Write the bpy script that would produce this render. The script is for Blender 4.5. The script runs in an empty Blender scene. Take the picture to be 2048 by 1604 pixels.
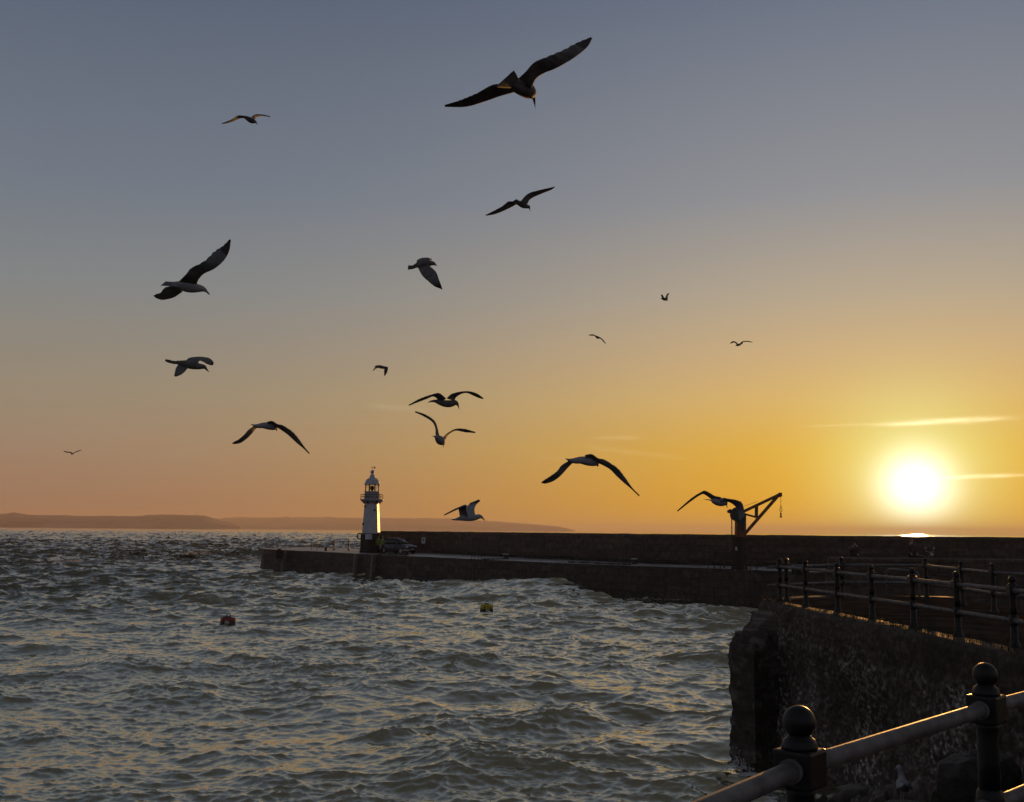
import bpy, bmesh, math, random
import numpy as np
from mathutils import Vector, Matrix
from mathutils.bvhtree import BVHTree

random.seed(7)
rng = np.random.default_rng(11)
scene = bpy.context.scene
C = scene.collection
R = math.radians

# ------------------------------------------------------------------ camera
EYE = Vector((0.0, 0.0, 4.9))
FPX = 2196.0                      # focal length in pixels of the 2048 px wide photograph
PITCH, ROLL = math.atan((1061 - 802) / FPX), R(0.5)
_f = Vector((0, math.cos(PITCH), math.sin(PITCH)))
_u0 = Vector((0, -math.sin(PITCH), math.cos(PITCH)))
_r0 = Vector((1, 0, 0))
_r = _r0 * math.cos(ROLL) + _u0 * math.sin(ROLL)
_u = -_r0 * math.sin(ROLL) + _u0 * math.cos(ROLL)
cam_data = bpy.data.cameras.new("camera")
cam_data.sensor_width = 36.0
cam_data.lens = 36.0 * FPX / 2048.0
cam_data.clip_start = 0.1
cam_data.clip_end = 60000.0
cam = bpy.data.objects.new("camera", cam_data)
C.objects.link(cam)
cam.matrix_world = Matrix(((_r.x, _u.x, -_f.x, EYE.x), (_r.y, _u.y, -_f.y, EYE.y), (_r.z, _u.z, -_f.z, EYE.z), (0, 0, 0, 1)))
scene.camera = cam


def ray(px, py):
    return _f + _r * ((px - 1024.0) / FPX) - _u * ((py - 802.0) / FPX)


def at(px, py, d):
    """The point at depth d metres along the view axis behind photograph pixel (px, py)."""
    return EYE + ray(px, py) * d


def at_z(px, py, z):
    v = ray(px, py)
    return EYE + v * ((z - EYE.z) / v.z)


# ------------------------------------------------------------------ light
SUN_DIR = ray(1832, 975).normalized()
SUN_EL = math.asin(SUN_DIR.z)
SUN_AZ = math.atan2(SUN_DIR.x, SUN_DIR.y)
EXPOSURE = 1.0
scene.view_settings.view_transform = 'Standard'
scene.view_settings.look = 'None'
scene.view_settings.exposure = EXPOSURE
scene.view_settings.gamma = 1.0
scene.view_settings.use_curve_mapping = False

sun_data = bpy.data.lights.new("sun", 'SUN')
sun_data.energy = 2.1
sun_data.angle = R(0.55)
sun_data.color = (1.0, 0.46, 0.12)
sun = bpy.data.objects.new("sun", sun_data)
C.objects.link(sun)
sun.rotation_euler = SUN_DIR.to_track_quat('Z', 'Y').to_euler()
sun.location = (30, 60, 40)

world = bpy.data.worlds.new("World")
scene.world = world
world.use_nodes = True
wt = world.node_tree
wt.nodes.clear()


class NT:
    """A thin helper for building node trees."""
    def __init__(self, tree):
        self.t = tree

    def n(self, kind, **kw):
        nd = self.t.nodes.new(kind)
        for k, v in kw.items():
            setattr(nd, k, v)
        return nd

    def put(self, sock, v):
        if isinstance(v, bpy.types.NodeSocket):
            self.t.links.new(v, sock)
        elif v is not None:
            sock.default_value = v

    def m(self, op, a, b=None, c=None, clamp=False):
        nd = self.n('ShaderNodeMath', operation=op, use_clamp=clamp)
        self.put(nd.inputs[0], a)
        self.put(nd.inputs[1], b)
        if c is not None:
            self.put(nd.inputs[2], c)
        return nd.outputs[0]

    def vm(self, op, a, b=None):
        nd = self.n('ShaderNodeVectorMath', operation=op)
        self.put(nd.inputs[0], a)
        if b is not None:
            self.put(nd.inputs[1], b)
        return nd.outputs[1] if op in ('DOT_PRODUCT', 'LENGTH') else nd.outputs[0]

    def mix(self, f, a, b, blend='MIX'):
        nd = self.n('ShaderNodeMix', data_type='RGBA', blend_type=blend)
        self.put(nd.inputs[0], f)
        self.put(nd.inputs[6], a)
        self.put(nd.inputs[7], b)
        return nd.outputs[2]

    def step(self, x, a, b):
        nd = self.n('ShaderNodeMapRange', interpolation_type='SMOOTHSTEP')
        self.put(nd.inputs[0], x)
        nd.inputs[1].default_value = a
        nd.inputs[2].default_value = b
        return nd.outputs[0]

    def ramp(self, f, stops, interp='LINEAR'):
        nd = self.n('ShaderNodeValToRGB')
        cr = nd.color_ramp
        cr.interpolation = interp
        while len(cr.elements) < len(stops):
            cr.elements.new(0.5)
        for e, (p, c) in zip(cr.elements, stops):
            e.position = p
            e.color = (c[0], c[1], c[2], 1)
        self.put(nd.inputs[0], f)
        return nd.outputs[0]

    def noise(self, vec, scale, detail=4, rough=0.5, out=0):
        nd = self.n('ShaderNodeTexNoise')
        self.put(nd.inputs['Vector'], vec)
        nd.inputs['Scale'].default_value = scale
        nd.inputs['Detail'].default_value = detail
        nd.inputs['Roughness'].default_value = rough
        return nd.outputs[out]


def lin(r, g, b):
    f = lambda v: (v / 255 / 12.92) if v <= 10 else ((v / 255 + 0.055) / 1.055) ** 2.4
    return (f(r), f(g), f(b))


W = NT(wt)
tc = W.n('ShaderNodeTexCoord')
D = W.vm('NORMALIZE', tc.outputs['Generated'])
sep = W.n('ShaderNodeSeparateXYZ')
W.put(sep.inputs[0], D)
dx, dy, dz = sep.outputs
el = W.m('MULTIPLY', W.m('ARCSINE', dz), 180 / math.pi)
az = W.m('MULTIPLY', W.m('ARCTAN2', dx, dy), 180 / math.pi)
daz = W.m('ABSOLUTE', W.m('SUBTRACT', az, math.degrees(SUN_AZ)))
daz = W.m('MINIMUM', daz, W.m('SUBTRACT', 360.0, daz))
e01 = W.m('DIVIDE', el, 90.0, clamp=True)
EL = lambda e: e / 90.0
away = W.ramp(e01, [(0.0, lin(142, 106, 88)), (EL(1.6), lin(151, 118, 97)), (EL(4.2), lin(152, 130, 110)),
                    (EL(6.8), lin(146, 135, 117)), (EL(12), lin(126, 131, 133)), (EL(17), lin(109, 119, 132)),
                    (EL(27), lin(84, 96, 115)), (EL(36), lin(74, 82, 94)), (EL(52), lin(66, 67, 68)), (1.0, lin(62, 63, 64))])
near = W.ramp(e01, [(0.0, lin(232, 170, 8)), (EL(1.6), lin(228, 166, 12)), (EL(4.2), lin(224, 174, 54)),
                    (EL(6.8), lin(216, 178, 106)), (EL(9), lin(202, 172, 126)), (EL(12), lin(178, 164, 142)),
                    (EL(17), lin(141, 144, 149)), (EL(27), lin(102, 113, 132)), (EL(36), lin(84, 92, 104)), (EL(52), lin(70, 70, 69)), (1.0, lin(62, 63, 64))])
w = W.m('POWER', 2.71828, W.m('MULTIPLY', W.m('POWER', W.m('DIVIDE', daz, 23.0), 2.0), -1.0))
sky = W.mix(w, away, near)
behind = W.ramp(e01, [(0.0, lin(124, 118, 122)), (EL(8), lin(116, 118, 128)), (EL(25), lin(100, 106, 122)), (EL(50), lin(86, 89, 96)), (1.0, lin(62, 63, 64))])
sky = W.mix(W.step(daz, 45, 130), sky, behind)
# the bright air round the sun
ang = W.m('MULTIPLY', W.m('ARCCOSINE', W.m('MINIMUM', W.vm('DOT_PRODUCT', D, tuple(SUN_DIR)), 1.0)), 180 / math.pi)
core = W.m('MULTIPLY', W.m('POWER', 2.71828, W.m('MULTIPLY', W.m('POWER', W.m('DIVIDE', ang, 1.6), 2.1), -1.0)), 1.3)
halo = W.m('MULTIPLY', W.m('POWER', 2.71828, W.m('MULTIPLY', W.m('POWER', W.m('DIVIDE', ang, 3.9), 2.0), -1.0)), 0.52)
wide = W.m('MULTIPLY', W.m('POWER', 2.71828, W.m('DIVIDE', ang, -5.0)), 0.10)


def tint(f, col):
    nd = W.n('ShaderNodeVectorMath', operation='SCALE')
    nd.inputs[0].default_value = col
    W.put(nd.inputs['Scale'], f)
    return nd.outputs[0]


for f, col in ((core, (0.9, 0.95, 1.0)), (halo, (0.22, 0.86, 0.50)), (wide, (0.6, 0.48, 0.06))):
    sky = W.vm('ADD', sky, tint(f, col))
# thin streaks of high cloud
cvec = W.n('ShaderNodeCombineXYZ')
W.put(cvec.inputs[0], W.m('MULTIPLY', az, 0.28))
W.put(cvec.inputs[1], W.m('MULTIPLY', el, 1.6))
wob = W.m('SUBTRACT', W.noise(cvec.outputs[0], 1.3, 5, 0.6), 0.5)
fib = W.noise(cvec.outputs[0], 4.0, 6, 0.65)
clouds = None
for (px, py, half, thick, slope, gain) in ((1885, 843, 2.7, 0.12, 0.03, 0.5), (1700, 850, 2.0, 0.05, 0.01, 0.10), (1960, 953, 1.6, 0.085, 0.04, 0.42),
                                           (2060, 950, 1.6, 0.05, 0.0, 0.2), (790, 816, 1.5, 0.16, -0.05, 0.04), (1235, 876, 1.2, 0.10, 0.02, 0.07),
                                           (1270, 905, 2.6, 0.12, -0.12, 0.04), (1130, 918, 2.4, 0.06, -0.05, 0.03), (700, 845, 4.0, 0.04, 0.03, 0.02)):
    v = ray(px, py).normalized()
    e0, a0 = math.degrees(math.asin(v.z)), math.degrees(math.atan2(v.x, v.y))
    da = W.m('SUBTRACT', az, a0)
    de = W.m('SUBTRACT', W.m('SUBTRACT', el, e0), W.m('MULTIPLY', da, slope))
    de = W.m('ADD', de, W.m('MULTIPLY', wob, thick * 2.4))
    g = W.m('ADD', W.m('POWER', W.m('DIVIDE', W.m('ABSOLUTE', de), thick), 2.0), W.m('POWER', W.m('DIVIDE', W.m('ABSOLUTE', da), half), 4.0))
    k = W.m('MULTIPLY', W.m('POWER', 2.71828, W.m('MULTIPLY', g, -1.0)), W.m('MULTIPLY', fib, gain * 1.7))
    clouds = k if clouds is None else W.m('ADD', clouds, k)
sky = W.vm('ADD', sky, tint(clouds, (1.0, 0.93, 0.72)))
nish = W.n('ShaderNodeTexSky', sky_type='NISHITA')
nish.sun_disc = False
nish.sun_elevation = SUN_EL
nish.sun_rotation = SUN_AZ
nish.air_density = 1.0
nish.dust_density = 2.0
bg1 = W.n('ShaderNodeBackground')
W.put(bg1.inputs[0], sky)
bg1.inputs[1].default_value = 1.0 / 2 ** EXPOSURE
bg2 = W.n('ShaderNodeBackground')
W.put(bg2.inputs[0], nish.outputs[0])
bg2.inputs[1].default_value = 0.001
addw = W.n('ShaderNodeAddShader')
wt.links.new(bg1.outputs[0], addw.inputs[0])
wt.links.new(bg2.outputs[0], addw.inputs[1])
wo = W.n('ShaderNodeOutputWorld')
wt.links.new(addw.outputs[0], wo.inputs[0])
world.cycles.sampling_method = 'MANUAL'
world.cycles.sample_map_resolution = 1024

scene.cycles.max_bounces = 6
scene.cycles.volume_bounces = 0
scene.cycles.caustics_reflective = False
scene.cycles.caustics_refractive = False
scene.cycles.use_denoising = True
scene.cycles.denoiser = 'OPENIMAGEDENOISE'
scene.cycles.denoising_prefilter = 'ACCURATE'
scene.cycles.sample_clamp_indirect = 4.0

# ------------------------------------------------------------------ materials


def mat(name, col, rough=0.6, var=0.35, scale=6.0, bump=0.0, bscale=None, metal=0.0, spec=0.5, col2=None, stain=None):
    """Painted, stone or metal surface: noise varies the base colour, optional bump and a second colour in patches."""
    m_ = bpy.data.materials.new(name)
    m_.use_nodes = True
    t = NT(m_.node_tree)
    b = m_.node_tree.nodes['Principled BSDF']
    co = t.n('ShaderNodeTexCoord').outputs['Object']
    nz = t.noise(co, scale, 6, 0.6)
    c2 = col2 or tuple(c * (1 - var) for c in col)
    c1 = tuple(min(1, c * (1 + var * 0.6)) for c in col) if not col2 else col
    base = t.mix(t.step(nz, 0.35, 0.65), (*c2, 1), (*c1, 1))
    if stain:
        sn = t.noise(co, scale * 0.23, 5, 0.65)
        base = t.mix(t.step(sn, 0.52, 0.66), base, (*stain, 1))
    t.put(b.inputs['Base Color'], base)
    b.inputs['Metallic'].default_value = metal
    b.inputs['Specular IOR Level'].default_value = spec
    rn = t.noise(co, scale * 2.3, 3, 0.5)
    t.put(b.inputs['Roughness'], t.m('ADD', rough - 0.1, t.m('MULTIPLY', rn, 0.2)))
    if bump:
        bp = t.n('ShaderNodeBump')
        bp.inputs['Strength'].default_value = 0.8
        bp.inputs['Distance'].default_value = bump
        t.put(bp.inputs['Height'], t.noise(co, bscale or scale * 3, 8, 0.65))
        t.put(b.inputs['Normal'], bp.outputs[0])
    return m_


def masonry(name, c1, c2, mortar, bw, bh, bump=0.02, wet=0.5):
    """Coursed stone blocks; U along the wall and V up it come from the mesh's own UV layer in metres."""
    m_ = bpy.data.materials.new(name)
    m_.use_nodes = True
    t = NT(m_.node_tree)
    b = m_.node_tree.nodes['Principled BSDF']
    uv = t.n('ShaderNodeTexCoord').outputs['UV']
    br = t.n('ShaderNodeTexBrick')
    warp = t.vm('ADD', uv, t.vm('MULTIPLY', t.vm('SUBTRACT', t.noise(uv, 0.9, 3, 0.5, 1), (0.5, 0.5, 0.5)), (0.12, 0.10, 0)))
    t.put(br.inputs['Vector'], warp)
    br.inputs['Color1'].default_value = (*c1, 1)
    br.inputs['Color2'].default_value = (*c2, 1)
    br.inputs['Mortar'].default_value = (*mortar, 1)
    br.inputs['Scale'].default_value = 1.0
    br.inputs['Mortar Size'].default_value = 0.018
    br.inputs['Mortar Smooth'].default_value = 0.4
    br.inputs['Brick Width'].default_value = bw
    br.inputs['Row Height'].default_value = bh
    nz = t.noise(uv, 2.2, 7, 0.7)
    streak = t.n('ShaderNodeMapping')
    streak.inputs['Scale'].default_value = (1.6, 0.16, 1)
    t.put(streak.inputs['Vector'], uv)
    sn = t.noise(streak.outputs[0], 1.0, 5, 0.6)
    col = t.mix(t.step(nz, 0.3, 0.75), br.outputs[0], tuple(0.45 * x for x in c2) + (1,))
    col = t.mix(t.m('MULTIPLY', t.step(sn, 0.52, 0.75), 0.7), col, (c1[0] * 0.5, c1[1] * 0.56, c1[2] * 0.38, 1))
    t.put(b.inputs['Base Color'], col)
    b.inputs['Specular IOR Level'].default_value = 0.35
    t.put(b.inputs['Roughness'], t.m('ADD', wet, t.m('MULTIPLY', nz, 0.35)))
    bp = t.n('ShaderNodeBump')
    bp.inputs['Distance'].default_value = bump
    t.put(bp.inputs['Height'], t.m('ADD', t.m('MULTIPLY', br.outputs[1], -0.8), t.noise(uv, 5.0, 8, 0.7)))
    t.put(b.inputs['Normal'], bp.outputs[0])
    return m_


M = {
    'pier_wall': masonry('pier_stone', (0.115, 0.090, 0.072), (0.055, 0.045, 0.038), (0.022, 0.019, 0.017), 1.3, 0.55, 0.03),
    'parapet': masonry('parapet_stone', (0.125, 0.092, 0.070), (0.062, 0.047, 0.038), (0.026, 0.021, 0.018), 1.6, 0.5, 0.03),
    'deck': mat('wet_deck', (0.34, 0.32, 0.31), 0.42, 0.5, 0.7, 0.02, 3.0, stain=(0.07, 0.066, 0.066)),
    'path': mat('tarmac_path', (0.050, 0.040, 0.034), 0.95, 0.35, 1.2, 0.004, 40, spec=0.0),
    'coping': mat('coping_stone', (0.052, 0.047, 0.042), 0.8, 0.5, 3.0, 0.03, 7, spec=0.1, stain=(0.03, 0.032, 0.022)),
    'rock': mat('shore_rock', (0.034, 0.031, 0.027), 0.6, 0.7, 3.5, 0.06, 7, stain=(0.022, 0.028, 0.014)),
    'white': mat('white_paint', (0.47, 0.49, 0.53), 0.5, 0.14, 1.5, stain=(0.35, 0.36, 0.38)),
    'black': mat('black_paint', (0.009, 0.0085, 0.0085), 0.45, 0.4, 4.0, spec=0.35),
    'rail': mat('worn_black_rail', (0.13, 0.125, 0.125), 0.58, 0.35, 9.0, 0.0012, 90, spec=0.3, stain=(0.18, 0.172, 0.168)),
    'dark_iron': mat('dark_iron', (0.035, 0.03, 0.028), 0.5, 0.4, 8.0),
    'rust': mat('rusted_steel', (0.20, 0.075, 0.03), 0.6, 0.45, 3.0, 0.004, 30),
    'red': mat('red_buoy_paint', (0.32, 0.025, 0.022), 0.35, 0.5, 3.0, stain=(0.06, 0.02, 0.018)),
    'yellow': mat('yellow_buoy_paint', (0.62, 0.48, 0.03), 0.4, 0.35, 3.0, stain=(0.12, 0.09, 0.03)),
    'weed': mat('weed_growth', (0.035, 0.032, 0.016), 0.6, 0.5, 6.0),
    'pale': mat('pale_float', (0.45, 0.42, 0.34), 0.6, 0.2, 5.0),
    'sign': mat('sign_white', (0.55, 0.57, 0.62), 0.5, 0.06, 2.0),
    'ink': mat('sign_ink', (0.16, 0.17, 0.22), 0.6, 0.1, 4.0),
    'hiviz': mat('hi_vis_cloth', (0.17, 0.25, 0.03), 0.7, 0.25, 6.0),
    'cloth': mat('dark_cloth', (0.025, 0.027, 0.035), 0.8, 0.4, 8.0),
    'brown_cloth': mat('brown_cloth', (0.06, 0.04, 0.028), 0.8, 0.4, 8.0),
    'skin': mat('skin', (0.48, 0.28, 0.2), 0.55, 0.1, 12.0),
    'hair': mat('hair', (0.20, 0.13, 0.06), 0.5, 0.4, 30.0),
    'car': mat('car_paint_blue_grey', (0.045, 0.05, 0.068), 0.22, 0.15, 1.0),
    'van': mat('van_paint_dark', (0.018, 0.017, 0.018), 0.3, 0.2, 1.0),
    'tyre': mat('tyre_rubber', (0.012, 0.012, 0.012), 0.8, 0.2, 10.0),
    'alloy': mat('alloy_rim', (0.32, 0.32, 0.34), 0.35, 0.1, 6.0, metal=0.8),
    'lamp': mat('lamp_lens', (0.6, 0.6, 0.62), 0.15, 0.05, 10.0),
    'tail': mat('tail_lens', (0.25, 0.02, 0.02), 0.2, 0.1, 10.0),
    'plate': mat('number_plate', (0.55, 0.5, 0.25), 0.5, 0.1, 10.0),
    'timber': mat('pale_timber', (0.15, 0.135, 0.115), 0.7, 0.35, 4.0, 0.01, 20),
    'rope': mat('rope', (0.06, 0.05, 0.04), 0.9, 0.3, 20.0),
    'gull_body': mat('gull_white_plumage', (0.32, 0.32, 0.335), 0.75, 0.1, 14.0),
    'gull_young': mat('gull_brown_plumage', (0.13, 0.127, 0.127), 0.75, 0.35, 14.0),
    'gull_young_wing': mat('gull_brown_wing', (0.14, 0.135, 0.137), 0.75, 0.35, 14.0),
    'gull_grey': mat('gull_grey_mantle', (0.26, 0.28, 0.31), 0.75, 0.12, 14.0),
    'gull_tip': mat('gull_black_tips', (0.05, 0.05, 0.052), 0.7, 0.3, 20.0),
    'gull_under': mat('gull_underwing', (0.20, 0.20, 0.205), 0.75, 0.2, 16.0),
    'gull_bill': mat('gull_bill', (0.35, 0.20, 0.05), 0.4, 0.15, 40.0),
    'gull_leg': mat('gull_leg', (0.42, 0.27, 0.24), 0.5, 0.1, 40.0),
    'hill': mat('distant_hill', (0.36, 0.28, 0.27), 0.95, 0.3, 0.004, spec=0.0),  # paled so the hills fade: some haze is put into the base colour
    'grass': mat('verge_grass', (0.020, 0.024, 0.011), 0.75, 0.5, 2.0),
    'leaf': mat('yellow_leaf', (0.5, 0.34, 0.03), 0.6, 0.2, 20.0),
}
_g = bpy.data.materials.new('dark_glass')
_g.use_nodes = True
_gt = NT(_g.node_tree)
_gb = _g.node_tree.nodes['Principled BSDF']
_gt.put(_gb.inputs['Base Color'], _gt.mix(_gt.noise(_gt.n('ShaderNodeTexCoord').outputs['Object'], 2.0), (0.01, 0.012, 0.016, 1), (0.02, 0.022, 0.028, 1)))
_gb.inputs['Roughness'].default_value = 0.06
M['glass'] = _g
_g = bpy.data.materials.new('lantern_glass')
_g.use_nodes = True
_gb = _g.node_tree.nodes['Principled BSDF']
_gt = NT(_g.node_tree)
_gt.put(_gb.inputs['Roughness'], _gt.m('MULTIPLY', _gt.noise(_gt.n('ShaderNodeTexCoord').outputs['Object'], 4.0), 0.06))
_gb.inputs['Transmission Weight'].default_value = 1.0
_gb.inputs['IOR'].default_value = 1.02
M['clear'] = _g

# ------------------------------------------------------------------ mesh helpers


class MB:
    """Collects shapes and links them as ONE mesh object."""
    def __init__(self):
        self.bm = bmesh.new()
        self.uv = self.bm.loops.layers.uv.new('UVMap')

    def face(self, vs, smooth=False, mi=0):
        try:
            f = self.bm.faces.new(vs)
        except ValueError:
            return None
        f.smooth = smooth
        f.material_index = mi
        return f

    def box(self, c, s, rz=0.0, bevel=0.0, mi=0, taper=1.0):
        c = Vector(c)
        rot = Matrix.Rotation(rz, 3, 'Z')
        vs = []
        for z in (-1, 1):
            k = taper if z > 0 else 1.0
            for x, y in ((-1, -1), (1, -1), (1, 1), (-1, 1)):
                vs.append(self.bm.verts.new(c + rot @ Vector((x * s[0] * k / 2, y * s[1] * k / 2, z * s[2] / 2))))
        fs = [self.face([vs[i] for i in q], mi=mi) for q in ((3, 2, 1, 0), (4, 5, 6, 7), (0, 1, 5, 4), (1, 2, 6, 5), (2, 3, 7, 6), (3, 0, 4, 7))]
        if bevel:
            es = list({e for f in fs for e in f.edges})
            bmesh.ops.bevel(self.bm, geom=es, offset=bevel, segments=2, affect='EDGES', profile=0.6)
        return self

    def bar(self, a, b, w, h, mi=0, up=(0, 0, 1)):
        """A rectangular bar from a to b, w wide, h deep along up."""
        a, b = Vector(a), Vector(b)
        d = (b - a).normalized()
        s = d.cross(Vector(up))
        if s.length < 1e-4:
            s = Vector((1, 0, 0))
        s.normalize()
        u = s.cross(d).normalized()
        q = [(-1, -1), (1, -1), (1, 1), (-1, 1)]
        v0 = [self.bm.verts.new(a + s * x * w / 2 + u * y * h / 2) for x, y in q]
        v1 = [self.bm.verts.new(b + s * x * w / 2 + u * y * h / 2) for x, y in q]
        self.face(v0[::-1], mi=mi)
        self.face(v1, mi=mi)
        for i in range(4):
            j = (i + 1) % 4
            self.face([v0[i], v0[j], v1[j], v1[i]], mi=mi)
        return self

    def tube(self, pts, r, n=10, mi=0, smooth=True, closed=False, phase=0.0):
        pts = [Vector(p) for p in pts]
        rs = r if isinstance(r, (list, tuple)) else [r] * len(pts)
        rings = []
        prev = None
        N = len(pts)
        for i, p in enumerate(pts):
            if closed:
                t = (pts[(i + 1) % N] - pts[(i - 1) % N])
            else:
                t = pts[min(i + 1, N - 1)] - pts[max(i - 1, 0)]
            t.normalize()
            if prev is None:
                a = Vector((0, 0, 1)) if abs(t.z) < 0.9 else Vector((1, 0, 0))
            else:
                a = prev
            x = (a - t * a.dot(t)).normalized()
            prev = x
            y = t.cross(x)
            rr = rs[i] if isinstance(rs[i], (list, tuple)) else (rs[i], rs[i])
            rings.append([self.bm.verts.new(p + x * math.cos(phase + k * 2 * math.pi / n) * rr[0] + y * math.sin(phase + k * 2 * math.pi / n) * rr[1]) for k in range(n)])
        for i in range(N if closed else N - 1):
            A, B = rings[i], rings[(i + 1) % N]
            for k in range(n):
                self.face([A[k], A[(k + 1) % n], B[(k + 1) % n], B[k]], smooth, mi)
        if not closed:
            self.face(rings[0][::-1], False, mi)
            self.face(rings[-1], False, mi)
        return self

    def lathe(self, c, prof, n=24, mi=0, smooth=True, phase=0.0, axis=None):
        """prof: (radius, height) from bottom to top round a vertical axis through c."""
        c = Vector(c)
        rings = []
        for r, z in prof:
            rings.append([self.bm.verts.new(c + Vector((r * math.sin(phase + k * 2 * math.pi / n), -r * math.cos(phase + k * 2 * math.pi / n), z))) for k in range(n)])
        for A, B in zip(rings, rings[1:]):
            for k in range(n):
                self.face([A[k], A[(k + 1) % n], B[(k + 1) % n], B[k]], smooth, mi)
        self.face(rings[0][::-1], False, mi)
        self.face(rings[-1], False, mi)
        return self

    def build(self, name, material, parent=None, uvwall=False):
        me = bpy.data.meshes.new(name)
        bmesh.ops.recalc_face_normals(self.bm, faces=self.bm.faces[:])
        self.bm.to_mesh(me)
        self.bm.free()
        for m_ in (material if isinstance(material, (list, tuple)) else [material]):
            me.materials.append(m_)
        o = bpy.data.objects.new(name, me)
        C.objects.link(o)
        if parent is not None:
            o.parent = parent
        return o


def tag(o, label=None, cat=None, group=None, kind=None):
    for k, v in (('label', label), ('category', cat), ('group', group), ('kind', kind)):
        if v:
            o[k] = v
    return o


def thing(name, label, cat, group=None, loc=(0, 0, 0)):
    o = bpy.data.objects.new(name, None)
    C.objects.link(o)
    o.empty_display_size = 0.2
    o.location = loc
    return tag(o, label, cat, group)


def copy_tree(o, parent=None):
    c = o.copy()
    C.objects.link(c)
    c.parent = parent
    for ch in o.children:
        copy_tree(ch, c)
    return c


def grid_mesh(name, P, material, parent=None, smooth=True, uv=None, attrs=None, wrap=False):
    """P: (rows, cols, 3) array of points -> one quad-grid mesh object."""
    nr, nc = P.shape[:2]
    idx = np.arange(nr * nc).reshape(nr, nc)
    if wrap:
        idx = np.concatenate([idx, idx[:, :1]], 1)
    q = np.stack([idx[:-1, :-1], idx[:-1, 1:], idx[1:, 1:], idx[1:, :-1]], -1).reshape(-1, 4)
    me = bpy.data.meshes.new(name)
    me.vertices.add(nr * nc)
    me.vertices.foreach_set('co', P.reshape(-1).astype(np.float32))
    me.loops.add(q.size)
    me.loops.foreach_set('vertex_index', q.reshape(-1).astype(np.int32))
    me.polygons.add(len(q))
    me.polygons.foreach_set('loop_start', (np.arange(len(q)) * 4).astype(np.int32))
    me.polygons.foreach_set('use_smooth', np.full(len(q), smooth))
    if uv is not None:
        l = me.uv_layers.new(name='UVMap')
        l.data.foreach_set('uv', uv.reshape(-1, 2)[q.reshape(-1)].reshape(-1).astype(np.float32))
    for k, v in (attrs or {}).items():
        a = me.attributes.new(k, 'FLOAT', 'POINT')
        a.data.foreach_set('value', v.reshape(-1).astype(np.float32))
    me.update(calc_edges=True)
    me.validate()
    me.materials.append(material)
    o = bpy.data.objects.new(name, me)
    C.objects.link(o)
    if parent is not None:
        o.parent = parent
    return o


def catmull(P, n):
    P = np.asarray(P, float)
    if len(P) < 3:
        t = np.linspace(0, 1, n)[:, None]
        return P[0] * (1 - t) + P[-1] * t
    Q = np.vstack([2 * P[0] - P[1], P, 2 * P[-1] - P[-2]])
    out = []
    for u in np.linspace(0, len(P) - 1 - 1e-9, n):
        i = int(u)
        t = u - i
        a, b, c, d = Q[i:i + 4]
        out.append(0.5 * (2 * b + (c - a) * t + (2 * a - 5 * b + 4 * c - d) * t * t + (3 * b - 3 * c + d - a) * t ** 3))
    return np.array(out)


def polyline(P, step):
    """Points every step metres along a polyline, with the distance along it."""
    P = np.asarray(P, float)
    seg = np.linalg.norm(np.diff(P, axis=0), axis=1)
    s = np.concatenate([[0], np.cumsum(seg)])
    n = max(2, int(s[-1] / step) + 1)
    u = np.linspace(0, s[-1], n)
    return np.stack([np.interp(u, s, P[:, k]) for k in range(P.shape[1])], 1), u


def smoothstep(a, b, x):
    t = np.clip((x - a) / (b - a), 0, 1)
    return t * t * (3 - 2 * t)


_H = rng.random((257, 257, 3))


def worley(u, v):
    """F1, F2 and a random number per cell of a jittered grid."""
    iu, iv = np.floor(u).astype(int), np.floor(v).astype(int)
    f1 = np.full(u.shape, 9.0)
    f2 = np.full(u.shape, 9.0)
    cid = np.zeros(u.shape)
    for a in (-1, 0, 1):
        for b in (-1, 0, 1):
            h = _H[(iu + a) % 257, (iv + b) % 257]
            d = np.hypot(iu + a + 0.15 + 0.7 * h[..., 0] - u, iv + b + 0.15 + 0.7 * h[..., 1] - v)
            less = d < f1
            f2 = np.where(less, f1, np.minimum(f2, d))
            cid = np.where(less, h[..., 2], cid)
            f1 = np.where(less, d, f1)
    return f1, f2, cid


def vnoise(u, v, octaves=4, gain=0.5):
    tot = np.zeros(np.shape(u))
    amp = 1.0
    for o_ in range(octaves):
        iu, iv = np.floor(u).astype(int), np.floor(v).astype(int)
        fu, fv = u - iu, v - iv
        fu, fv = fu * fu * (3 - 2 * fu), fv * fv * (3 - 2 * fv)
        g = lambda a, b: _H[(iu + a) % 257, (iv + b) % 257, 0]
        tot = tot + amp * ((g(0, 0) * (1 - fu) + g(1, 0) * fu) * (1 - fv) + (g(0, 1) * (1 - fu) + g(1, 1) * fu) * fv - 0.5)
        u, v, amp = u * 2.03 + 17.1, v * 2.03 + 5.7, amp * gain
    return tot

# ------------------------------------------------------------------ sea


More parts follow.
